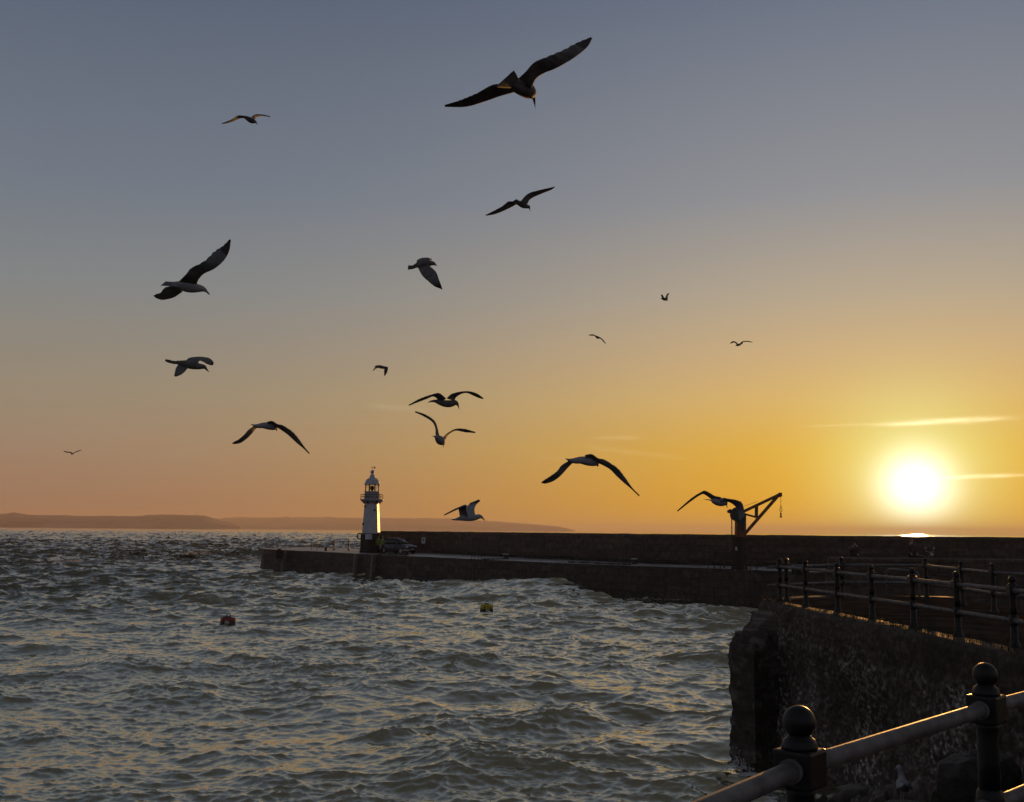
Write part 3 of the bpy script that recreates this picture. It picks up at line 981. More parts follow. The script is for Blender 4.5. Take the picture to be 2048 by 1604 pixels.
lk.tube([c_ + Vector((0.055 * math.sin(a), 0, 0.055 * math.cos(a))) for a in np.linspace(0, 6.283, 12, endpoint=False)], 0.016, 6, closed=True)
c_ = L(1561.8, 1020)
lk.tube([c_ + Vector((0.075 * math.sin(a), 0, 0.125 * math.cos(a))) for a in np.linspace(0, 6.283, 14, endpoint=False)], 0.02, 6, closed=True)
lk.build('chain_link', M['dark_iron'], cr)
c_ = L(1561.8, 1030)
MB().lathe(c_, [(0.03, 0.19), (0.05, 0.12), (0.06, 0.10), (0.055, 0.02), (0.05, -0.06), (0.085, -0.12), (0.09, -0.17)][::-1], 12).build('hook_weight', M['rust'], cr)
p_ = L(1470, 1097) + Vector((0, -0.5, 0))
nt = thing('warning_notice', 'small pale notice on the lower column of the crane', 'notice', loc=CB + Vector((p_.x + 0.02, -0.50, p_.z)))
MB().box((0, 0, 0), (0.13, 0.02, 0.24), -0.2, 0.004).build('panel', M['sign'], nt)
MB().box((0.0, -0.015, 0.03), (0.08, 0.012, 0.05), -0.2).build('print', M['ink'], nt)
ck = MB()
for px in (1446, 1449):
    ck.tube([at_z(px, 1137, DECK) + Vector((0, 0, 0)), at_z(px, 1137, DECK) + Vector((0.15, 0.1, 0.45)), at_z(px + 7, 1137, DECK) + Vector((0.3, 0.2, 1.0)), CB + Vector((-0.45, -0.3, 1.5))], 0.03, 6)
tag(ck.build('hose', M['rope']), 'dark hoses looping from the deck up to the crane column', 'hose')

# ------------------------------------------------------------------ pier furniture


def bollard(px, py, label, m_='dark_iron', h_=0.5, r_=0.27, rim=True):
    p = at_z(px, py, DECK + 0.01)
    o_ = thing('bollard', label, 'bollard', 'mooring bollards along the pier', loc=p)
    MB().lathe((0, 0, 0), [(r_ * 1.15, 0), (r_ * 1.12, 0.05), (r_ * 0.85, 0.1), (r_ * 0.8, h_ * 0.7), (r_, h_ * 0.8)], 18).build('stem', M[m_], o_)
    MB().lathe((0, 0, 0), [(r_ * 1.02, h_ * 0.8 + 0.002), (r_ * 1.3, h_ * 0.86), (r_ * 1.28, h_ * 0.95), (r_ * 0.9, h_)], 18).build('cap', M['pale'] if rim else M[m_], o_)
    return o_


bollard(812, 1110.5, 'pale capped mooring bollard in front of the parked car', h_=0.52, r_=0.28)
bollard(1011.5, 1118.2, 'pale capped mooring bollard near the middle of the pier edge', h_=0.46, r_=0.24)
bollard(1268, 1128.8, 'pale capped mooring bollard with a rope, between middle bollard and crane', h_=0.46, r_=0.21)
bollard(652, 1101.6, 'rust red stubby bollard on the pier head left of the lighthouse', 'rust', 0.42, 0.19, False)
for a_, b_, lab in (((966, 1118.6), (1009, 1118.2), 'dark mooring rope lying beside the middle bollard'), ((1136, 1124.2), (1262, 1129.4), 'long dark rope along the pier edge left of the third bollard'), ((756, 1108.2), (808, 1110.2), 'dark rope along the pier edge in front of the parked car')):
    pts = []
    for k in np.linspace(0, 1, 14):
        p = at_z(a_[0] + (b_[0] - a_[0]) * k, a_[1] + (b_[1] - a_[1]) * k, DECK + 0.05)
        pts.append(p + Vector((0, 0.25 * math.sin(k * 9) * 0.5, 0.02)))
    tag(MB().tube(pts, [0.05 + 0.02 * math.sin(i * 2.3) for i in range(14)], 6).build('mooring_rope', M['rope']), lab, 'rope', 'ropes on the pier')


def ladder(px, py, lab, grab=0.55, depth=4.0):
    p = at_z(px, py, DECK)
    i_ = min(range(len(inner) - 1), key=lambda i: abs((inner[i] + inner[i + 1]).x / 2 - p.x))
    d_ = (inner[i_ + 1] - inner[i_]).normalized()
    n_ = Vector((d_.y, -d_.x, 0))
    o_ = thing('quay_ladder', lab, 'ladder', 'iron ladders down the pier wall', loc=p + n_ * 0.45)
    for s_ in (-0.24, 0.24):
        q_ = d_ * s_
        MB().tube([q_ - n_ * 0.75 + Vector((0, 0, 0)), q_ - n_ * 0.75 + Vector((0, 0, grab * 0.9)), q_ - n_ * 0.6 + Vector((0, 0, grab)), q_ - n_ * 0.2 + Vector((0, 0, grab * 0.75)), q_ + Vector((0, 0, 0.1)), q_ + Vector((0, 0, -depth))], 0.028, 6).build('stile', M['dark_iron'], o_)
    for k in range(int(depth / 0.3)):
        MB().tube([d_ * -0.24 + Vector((0, 0, -0.15 - 0.3 * k)), d_ * 0.24 + Vector((0, 0, -0.15 - 0.3 * k))], 0.018, 6).build('rung', M['dark_iron'], o_)
    return o_


ladder(954, 1118.4, 'iron ladder with hooped handles left of the middle bollard')
ladder(1249, 1131.0, 'iron ladder with hooped handles just left of the third bollard')
ladder(1430, 1137.6, 'iron ladder with straight handles left of the crane', 0.62)
ladder(1502, 1140.0, 'iron ladder with straight handles right of the crane', 0.62)


def fender(px, py, lab, w_=0.42):
    p = at_z(px, py, DECK)
    i_ = min(range(len(inner) - 1), key=lambda i: abs((inner[i] + inner[i + 1]).x / 2 - p.x))
    d_ = (inner[i_ + 1] - inner[i_]).normalized()
    n_ = Vector((d_.y, -d_.x, 0))
    o_ = MB().bar(p + n_ * 0.52 + Vector((0, 0, -4.2)), p + n_ * 0.24 + Vector((0, 0, 0.02)), w_, 0.3, up=tuple(n_)).build('fender_pile', M['timber'])
    return tag(o_, lab, 'fender', 'timber fenders on the pier head')


fender(573, 1100.6, 'pale upright timber fender, leftmost on the pier head wall', 0.55)
fender(717, 1107.6, 'pale upright timber fender on the wall below the lighthouse')
fender(751, 1109.4, 'pale upright timber fender on the wall just right of the lighthouse')
p_ = at_z(559, 1100.5, DECK)
blk = thing('fog_signal_block', 'pale concrete block overhanging the edge at the tip of the pier', 'block', loc=p_ + Vector((0, -0.2, 0)))
MB().box((0, 0, -0.45), (0.62, 0.8, 1.0), 0.2, 0.03).build('body', M['coping'], blk)
MB().box((0.05, 0, 0.12), (0.45, 0.5, 0.13), 0.2, 0.03).build('cover', M['dark_iron'], blk)

# pier head guard rail
pr = thing('guard_rail', 'thin black guard rail on the pier head left of the lighthouse', 'railing')
gp = [(623.5, 1099.8, 0.95), (633.5, 1099.8, 1.12), (668, 1100.3, 1.25), (697.5, 1101.2, 1.25), (722, 1102.2, 1.2)]
gpw = [(at_z(px, py, DECK), h_) for px, py, h_ in gp]
for i, (p, h_) in enumerate(gpw):
    if i < 2:
        MB().tube([p, p + Vector((0, 0, h_))], 0.035, 8).build('post', M['dark_iron'], pr)
    else:
        MB().lathe(p, [(0.22, 0), (0.2, 0.06), (0.07, 0.14), (0.055, 0.55), (0.10, 0.6), (0.10, 0.68), (0.055, 0.72), (0.055, 1.05), (0.10, 1.1), (0.08, 1.2), (0.03, h_)], 12).build('post', M['dark_iron'], pr)
for z in (0.62, 1.1):
    MB().tube([p + Vector((0, 0, min(z, h_ - 0.03))) for p, h_ in gpw], 0.014, 6).build('rail', M['dark_iron'], pr)

# parapet sign
p_ = at(855, 1078, (para[0] - EYE).dot(_f) - 2.5)
for tt in range(12):      # rest the panel on the parapet's inner face
    pass
i0, i1 = para[0], para[1]
k_ = 0.80
ps = i0.lerp(i1, k_)
dpar = (i1 - i0).normalized()
npar = Vector((dpar.y, -dpar.x, 0))
sg = thing('safety_sign', 'narrow white safety sign fixed high on the pier parapet right of the car', 'sign', loc=ps + npar * 0.12 + Vector((0, 0, 1.36)))
rzs = math.atan2(dpar.y, dpar.x)
MB().box((0, 0, 0), (0.50, 0.03, 0.66), rzs, 0.006).build('panel', M['sign'], sg)
MB().box(npar * 0.025 + Vector((0, 0, 0.05)), (0.2, 0.012, 0.36), rzs).build('print', M['ink'], sg)

# ------------------------------------------------------------------ vehicles


def loft_sections(mb_, secs, mi=0, smooth=True):
    rings = [[mb_.bm.verts.new(Vector(p)) for p in s_] for s_ in secs]
    n = len(rings[0])
    for A, B in zip(rings, rings[1:]):
        for k in range(n):
            mb_.face([A[k], A[(k + 1) % n], B[(k + 1) % n], B[k]], smooth, mi)
    mb_.face(rings[0][::-1], False, mi)
    mb_.face(rings[-1], False, mi)
    return mb_


def rrect(x, w_, z0, z1, top=0.9, e=0.12):
    """A rounded cross-section of a car body at length x."""
    h = w_ / 2
    t_ = h * top
    return [(x, -h * 0.9, z0), (x, -h, z0 + e), (x, -h, z0 + (z1 - z0) * 0.6), (x, -t_, z1 - e * 0.4), (x, -t_ * 0.8, z1), (x, t_ * 0.8, z1), (x, t_, z1 - e * 0.4), (x, h, z0 + (z1 - z0) * 0.6), (x, h, z0 + e), (x, h * 0.9, z0)]


def car(loc, heading, label, paint, van=False):
    o_ = thing('parked_van' if van else 'parked_car', label, 'van' if van else 'car', loc=loc)
    o_.rotation_euler = (0, 0, heading)
    if not van:
        low = [(-2.05, 1.55, .42, .86), (-1.95, 1.68, .3, .98), (-1.2, 1.74, .26, 1.02), (0.3, 1.75, .26, 1.0), (1.1, 1.72, .26, .98), (1.7, 1.62, .3, .84), (1.95, 1.46, .38, .68)]
        cab = [(-1.92, 1.34, .95, 1.02), (-1.75, 1.36, .95, 1.36), (-1.2, 1.38, .95, 1.53), (-0.3, 1.4, .95, 1.56), (0.25, 1.38, .95, 1.5), (0.62, 1.34, .95, 1.26), (1.0, 1.3, .94, 1.0)]
        rf = [(-1.70, 1.26, 1.40, 1.475), (-1.2, 1.30, 1.5, 1.565), (-0.3, 1.32, 1.53, 1.60), (0.2, 1.28, 1.48, 1.545)]
        wb, rad, hl = (-1.28, 1.22), 0.31, (1.80, 0.58, 0.74)
    else:
        low = [(-2.3, 1.8, .4, 1.15), (-2.2, 1.9, .3, 1.25), (0.4, 1.92, .3, 1.25), (1.4, 1.9, .3, 1.2), (2.1, 1.8, .32, 1.0), (2.35, 1.6, .4, .8)]
        cab = [(-2.24, 1.7, 1.1, 1.95), (-2.1, 1.76, 1.1, 2.2), (-0.6, 1.78, 1.1, 2.3), (0.5, 1.74, 1.1, 2.22), (0.95, 1.66, 1.1, 1.9), (1.5, 1.56, 1.08, 1.3)]
        rf = [(-2.12, 1.6, 2.12, 2.23), (-0.6, 1.66, 2.25, 2.33), (0.45, 1.6, 2.18, 2.25)]
        wb, rad, hl = (-1.4, 1.45), 0.34, (2.18, 0.62, 0.86)
    loft_sections(MB(), [rrect(*s_) for s_ in low]).build('body', paint, o_)
    loft_sections(MB(), [rrect(s_[0], s_[1], s_[2], s_[3], 0.82) for s_ in cab]).build('cabin_glass', M['glass'] if not van else paint, o_)
    loft_sections(MB(), [rrect(s_[0], s_[1], s_[2], s_[3], 0.96, 0.05) for s_ in rf]).build('roof', paint, o_)
    if not van:
        for s_ in (-1, 1):
            for x0, x1 in ((-1.05, -1.0), (-0.15, -0.08)):
                MB().bar((x0, s_ * 0.70, 0.98), (x1, s_ * 0.60, 1.52), 0.07, 0.06).build('door_pillar', paint, o_)
    for x in wb:
        for s_ in (-1, 1):
            w2 = (0.78 if not van else 0.86) * s_
            ty = MB().tube([(x, w2, rad), (x, w2 + 0.17 * s_, rad)], rad, 20).build('wheel', M['tyre'], o_)
            MB().tube([(x, w2 + 0.155 * s_, rad), (x, w2 + 0.182 * s_, rad)], rad * 0.62, 14).build('rim', M['alloy'], ty)
    for s_ in (-1, 1):
        MB().box((hl[0], s_ * hl[1], hl[2]), (0.22, 0.3, 0.15), -0.35 * s_, 0.03).build('headlight', M['lamp'], o_)
        MB().box((low[0][0] + 0.06, s_ * 0.68, 0.88), (0.14, 0.2, 0.22), 0, 0.03).build('tail_light', M['tail'], o_)
        MB().box((0.62 if not van else 1.0, s_ * (0.93 if not van else 1.05), 1.05 if not van else 1.35), (0.14, 0.2, 0.14), 0, 0.03).build('wing_mirror', paint, o_)
    MB().box((low[-1][0] + 0.01, 0, 0.46), (0.03, 0.5, 0.11)).build('number_plate', M['plate'], o_)
    return o_


cpos = at_z(797, 1107.0, DECK + 0.02)
car(cpos, math.atan2(-0.62, 0.78), 'blue grey parked car facing right beside the lighthouse', M['car'])
vpos = at_z(783, 1103.8, DECK + 0.02) + Vector((0.0, 0.4, 0))
car(vpos, math.atan2(-0.55, 0.83), 'dark rounded van parked behind the blue grey car', M['van'], van=True)

# ------------------------------------------------------------------ people


def skin_mesh(name, verts, edges, radii, material, parent=None, sub=1, root=0):
    me = bpy.data.meshes.new(name)
    me.from_pydata([tuple(v_) for v_ in verts], edges, [])
    o_ = bpy.data.objects.new(name, me)
    C.objects.link(o_)
    md = o_.modifiers.new('skin', 'SKIN')
    md.use_smooth_shade = True
    me.skin_vertices.new() if not me.skin_vertices else None
    for i, r_ in enumerate(radii):
        me.skin_vertices[0].data[i].radius = r_ if isinstance(r_, tuple) else (r_, r_)
        me.skin_vertices[0].data[i].use_root = (i == root)
    o_.modifiers.new('sub', 'SUBSURF').levels = sub
    o_.modifiers['sub'].render_levels = sub
    dg = bpy.context.evaluated_depsgraph_get()
    m2 = bpy.data.meshes.new_from_object(o_.evaluated_get(dg))
    o_.modifiers.clear()
    o_.data = m2
    m2.name = name
    m2.materials.clear()
    m2.materials.append(material)
    if parent is not None:
        o_.parent = parent
    return o_


def person(loc, heading, label, top, hood=False, hair=True, lean=0.0, group=None, scale=1.0):
    o_ = thing('person', label, 'person', group, loc)
    o_.rotation_euler = (0, 0, heading)
    o_.scale = (scale,) * 3
    V, E, Rr = [], [], []

    def add(p, r_, to=None):
        V.append(Vector(p))
        Rr.append(r_)
        if to is not None:
            E.append((to, len(V) - 1))
        return len(V) - 1
    f = lean
    pel = add((0, 0, 0.95), (0.15, 0.11))
    ches = add((0.02 * f, 0.05 * f, 1.28), (0.18, 0.12), pel)
    shl = add((0, 0.07 * f, 1.43), (0.13, 0.09), ches)
    nk = add((0, 0.09 * f, 1.51), 0.055, shl)
    hd = add((0, 0.12 * f + 0.01, 1.60), (0.075, 0.09), nk)
    cr_ = add((0, 0.12 * f, 1.72), (0.065, 0.075), hd)
    add((0, 0.12 * f + 0.105, 1.62), 0.018, hd)           # nose
    for s_ in (-1, 1):
        hp = add((0.10 * s_, 0, 0.88), 0.095, pel)
        kn = add((0.11 * s_, 0.03, 0.48), 0.062, hp)
        an = add((0.12 * s_, 0.0, 0.09), 0.042, kn)
        add((0.13 * s_, 0.16, 0.045), 0.038, an)
        sh = add((0.20 * s_, 0.06 * f, 1.40), 0.062, shl)
        eb = add((0.26 * s_, 0.02 + 0.1 * f, 1.13), 0.045, sh)
        wr = add((0.22 * s_, 0.16 + 0.1 * f, 0.95), 0.028, eb)
        pm = add((0.21 * s_, 0.21 + 0.1 * f, 0.90), (0.034, 0.02), wr)
        for q in range(4):
            k1 = add((0.21 * s_ + (q - 1.5) * 0.019, 0.25 + 0.1 * f, 0.855 - 0.004 * abs(q - 1.5)), 0.009, pm)
            add((0.21 * s_ + (q - 1.5) * 0.02, 0.25 + 0.1 * f, 0.82 + 0.006 * abs(q - 1.3)), 0.008, k1)
        th = add((0.21 * s_ - 0.045 * s_, 0.22 + 0.1 * f, 0.895), 0.010, pm)
        add((0.21 * s_ - 0.05 * s_, 0.245 + 0.1 * f, 0.87), 0.009, th)
    skin_mesh('body', V, E, Rr, M['skin'], o_)
    # clothes follow the body
    j = MB()
    j.tube([(0, 0, 0.80), (0, 0, 0.98), (0.02 * f, 0.05 * f, 1.28), (0, 0.07 * f, 1.42), (0, 0.085 * f, 1.50)], [(0.17, 0.20), (0.165, 0.20), (0.165, 0.215), (0.13, 0.19), (0.075, 0.085)], 14)
    for s_ in (-1, 1):
        j.tube([(0.16 * s_, 0.06 * f, 1.42), (0.215 * s_, 0.06 * f, 1.37), (0.262 * s_, 0.02 + 0.1 * f, 1.13), (0.225 * s_, 0.145 + 0.1 * f, 0.965)], [0.085, 0.085, 0.066, 0.05], 10)
    j.build('jacket', top, o_)
    tr = MB()
    for s_ in (-1, 1):
        tr.tube([(0.075 * s_, 0, 0.92), (0.10 * s_, 0, 0.84), (0.11 * s_, 0.03, 0.48), (0.12 * s_, 0.0, 0.10)], [0.115, 0.115, 0.085, 0.075], 10)
    tr.build('trousers', M['cloth'], o_)
    for s_ in (-1, 1):
        MB().box((0.128 * s_, 0.07, 0.05), (0.11, 0.29, 0.10), 0, 0.03).build('shoe', M['black'], o_)
    hx = MB()
    cz = Vector((0, 0.12 * f - 0.02, 1.665))
    rings = 7
    prof = [(0.098 * math.cos(a) * (1.08 if hood else 1), 0.112 * math.sin(a)) for a in np.linspace(-0.75, 1.5, rings)]
    hx.lathe(cz, prof, 14)
    if hair:
        for k in range(70):
            a, e_ = random.uniform(0, 6.28), random.uniform(-0.3, 1.4)
            d_ = Vector((math.cos(a) * math.cos(e_), math.sin(a) * math.cos(e_), math.sin(e_)))
            p0 = cz + Vector((d_.x * 0.095, d_.y * 0.095, d_.z * 0.11))
            hx.tube([p0, p0 + d_ * 0.03 + Vector((0.02, 0, 0.01)), p0 + d_ * 0.045 + Vector((random.uniform(.02, .07), 0, random.uniform(-.02, .03)))], [0.006, 0.005, 0.002], 4)
    hx.build('hood' if hood else 'hair', top if hood else M['hair'], o_)
    return o_


person(at_z(756.5, 1105.6, DECK + 0.02), R(160), 'person in a green hi-vis jacket close against the lighthouse base', M['hiviz'], hood=True, hair=False)
person(at_z(765, 1107.2, DECK + 0.02), R(110), 'person in a green hi-vis jacket standing between lighthouse and car', M['hiviz'], hood=True, hair=False)
pp = at(1822, 1080, 61.0)
person(Vector((pp.x, pp.y, PLAT + 0.02)), R(200), 'person with wind blown fair hair standing behind the low quay wall below the sun', M['brown_cloth'], lean=0.4, group=None, scale=0.98)
pp = at(1711, 1090, 63.0)
person(Vector((pp.x, pp.y, PLAT + 0.02)), R(150), 'hunched person standing behind the low quay wall right of a dark post', M['brown_cloth'], hood=True, hair=False, lean=1.2, scale=0.88)
pp = at_z(1697, 1120, PLAT)
dp = thing('mooring_post', 'dark upright mooring post on the raised quay left of the hunched person', 'post', loc=Vector((at(1697, 1105, 60.5).x, 60.5, PLAT + 0.012)))
MB().lathe((0, 0, 0), [(0.2, 0), (0.17, 0.1), (0.15, 1.05), (0.19, 1.1), (0.16, 1.25), (0.05, 1.3)], 12).build('shaft', M['dark_iron'], dp)

# the moped catching the sun behind the far railing
pp = at(1849, 1112, 59.6)
mo = thing('parked_moped', 'dark moped with glinting lamps parked behind the low quay wall below the sun', 'moped', loc=Vector((pp.x, 60.2, PLAT + 0.012)))
mo.rotation_euler = (0, 0, R(25))
for x in (-0.6, 0.6):
    wl = MB().tube([(x + 0.22 * math.cos(a), 0, 0.27 + 0.22 * math.sin(a)) for a in np.linspace(0, 6.283, 18, endpoint=False)], 0.05, 8, closed=True).build('wheel', M['tyre'], mo)
    MB().tube([(x, -0.03, 0.27), (x, 0.03, 0.27)], 0.17, 14).build('rim', M['alloy'], wl)
MB().tube([(-0.75, 0, 0.62), (-0.35, 0, 0.6), (0.0, 0, 0.42), (0.35, 0, 0.42), (0.5, 0, 0.75)], [0.10, 0.15, 0.12, 0.12, 0.14], 12).build('body', M['van'], mo)
MB().tube([(-0.7, 0, 0.78), (-0.2, 0, 0.78), (-0.05, 0, 0.74)], [(0.05, 0.12), (0.06, 0.14), (0.03, 0.1)], 10).build('saddle', M['black'], mo)
MB().tube([(0.6, 0, 0.3), (0.48, 0, 0.95), (0.42, 0, 1.02)], 0.03, 8).tube([(0.40, -0.3, 1.05), (0.44, 0, 1.0), (0.40, 0.3, 1.05)], 0.016, 8).build('handlebars', M['alloy'], mo)
MB().tube([(0.50, 0, 0.9), (0.6, 0, 0.88)], [0.09, 0.075], 14).build('headlight', M['lamp'], mo)
for s_ in (-1, 1):
    MB().tube([(0.42, 0.22 * s_, 1.04), (0.42, 0.3 * s_, 1.22)], 0.008, 6).tube([(0.43, 0.3 * s_, 1.22), (0.41, 0.3 * s_, 1.23)], 0.055, 12).build('mirror', M['alloy'], mo)

# ------------------------------------------------------------------ buoys


def buoy(px, py, paint, label, tilt, tdir, r_=0.36, h_=0.36):
    p = at_z(px, py, 0.0) + Vector((0, 0, 0.13))
    o_ = thing('mooring_buoy', label, 'buoy', loc=p)
    o_.rotation_euler = (tilt * math.cos(tdir), tilt * math.sin(tdir), 0.4)
    MB().lathe((0, 0, 0), [(r_ * 0.94, -0.35), (r_, -0.25), (r_, h_ - 0.10), (r_ * 0.985, h_ - 0.04), (r_ * 0.93, h_), (r_ * 0.4, h_ + 0.015)], 28).build('drum', paint, o_)
    MB().lathe((0, 0, 0), [(r_ + 0.006, -0.2), (r_ + 0.02, -0.1), (r_ + 0.012, 0.09), (r_ + 0.002, 0.12)], 28).build('weed_band', M['weed'], o_)
    MB().box((0, 0, h_ + 0.03), (0.2, 0.2, 0.03), 0.3, 0.008).build('eye_plate', M['dark_iron'], o_)
    MB().tube([(0.085 * math.cos(a), 0, h_ + 0.11 + 0.085 * math.sin(a)) for a in np.linspace(0, 6.283, 16, endpoint=False)], 0.022, 8, closed=True).build('ring', M['dark_iron'], o_)
    MB().tube([(0, 0, h_ + 0.06), (-r_ * 0.4, -r_ * 0.45, h_ + 0.03), (-r_ * 0.72, -r_ * 0.72, h_ - 0.02), (-r_ * 0.75, -r_ * 0.85, 0.0)], 0.018, 8).build('strop', M['rope'], o_)
    MB().tube([(-r_ * 0.62 - 0.0, -r_ - 0.14, 0.06), (-r_ * 0.62 + 0.10, -r_ - 0.16, 0.04), (-r_ * 0.62 + 0.2, -r_ - 0.13, 0.0)], [0.07, 0.11, 0.07], 12).build('pickup_float', M['pale'], o_)
    return o_


buoy(455, 1254.5, M['red'], 'red drum mooring buoy tilting in the chop at left', 0.16, 2.6, 0.37, 0.34)
buoy(973, 1225.5, M['yellow'], 'yellow drum mooring buoy floating upright near the middle', 0.08, 0.3, 0.38, 0.38)
# ------------------------------------------------------------------ the near quay
WALK = EYE.z - 1.66
near_posts = [(-2.2, -0.55), (-1.15, 0.92), (-0.12, 2.42)]
pA = at(1598, 1444, 3.86)
pB = at(1970, 1344, 5.20)
near_posts += [(pA.x, pA.y), (pB.x, pB.y)]
near_posts += [(3.48, 6.54), (4.70, 7.85), (5.75, 9.3), (6.6, 10.9), (7.15, 12.6), (7.44, 14.4)]
for px, py in ((2030, 1296), (1917, 1273.5), (1828, 1255), (1745, 1239.5), (1676, 1226), (1612, 1213.5), (1560.5, 1203.5)):
    q_ = at_z(px, py, WALK)
    near_posts.append((q_.x, q_.y))
q0 = at_z(1573.5, 1202, WALK)
far_posts = [(q0.x, q0.y), (8.62, 28.9), (10.85, 29.0), (10.65, 26.2), (10.47, 24.1), (11.15, 22.0), (11.45, 19.8), (11.9, 17.4), (12.4, 14.6)]

NP = np.array(near_posts)
tn = np.gradient(NP, axis=0)
tn /= np.linalg.norm(tn, axis=1)[:, None]
nn = np.stack([-tn[:, 1], tn[:, 0]], 1)
edge_n = NP + nn * 0.48
corner = np.array([[edge_n[-1, 0] + 0.02, edge_n[-1, 1] + 0.35], [6.35, 27.9], [6.9, 28.6]])
edge_line = np.concatenate([[[-14.0, -9.5]], edge_n, corner])
far_line = np.array([(7.2, 29.2), (8.5, 29.75), (9.8, 29.95), (11.4, 29.8), (11.6, 28.0), (11.45, 24.0), (12.1, 19.8), (13.2, 14.0), (15.0, 8.0), (16.0, -9.5)])
quay = thing('stone_quay', 'rough stone harbour quay with a tarmac walk and crumbling face at right', 'quay')

m_rub = bpy.data.materials.new('rubble_stone')
m_rub.use_nodes = True
t = NT(m_rub.node_tree)
b = m_rub.node_tree.nodes['Principled BSDF']
uv = t.n('ShaderNodeTexCoord').outputs['UV']
tone = t.n('ShaderNodeAttribute', attribute_name='tone').outputs['Fac']
nz = t.noise(uv, 9.0, 7, 0.7)
big = t.noise(uv, 0.8, 4, 0.6)
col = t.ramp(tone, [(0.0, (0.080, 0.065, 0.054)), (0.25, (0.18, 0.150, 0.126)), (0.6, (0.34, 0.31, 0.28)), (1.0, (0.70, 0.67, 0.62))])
col = t.mix(t.step(nz, 0.35, 0.75), t.mix(0.7, col, (0.010, 0.009, 0.008, 1)), col)
col = t.mix(t.m('MULTIPLY', t.step(big, 0.45, 0.62), 0.65), col, (0.020, 0.021, 0.012, 1))
t.put(b.inputs['Base Color'], col)
t.put(b.inputs['Roughness'], t.m('ADD', 0.55, t.m('MULTIPLY', nz, 0.4)))
b.inputs['Specular IOR Level'].default_value = 0.22
bp = t.n('ShaderNodeBump')
bp.inputs['Distance'].default_value = 0.02
t.put(bp.inputs['Height'], t.noise(uv, 22.0, 8, 0.7))
t.put(b.inputs['Normal'], bp.outputs[0])


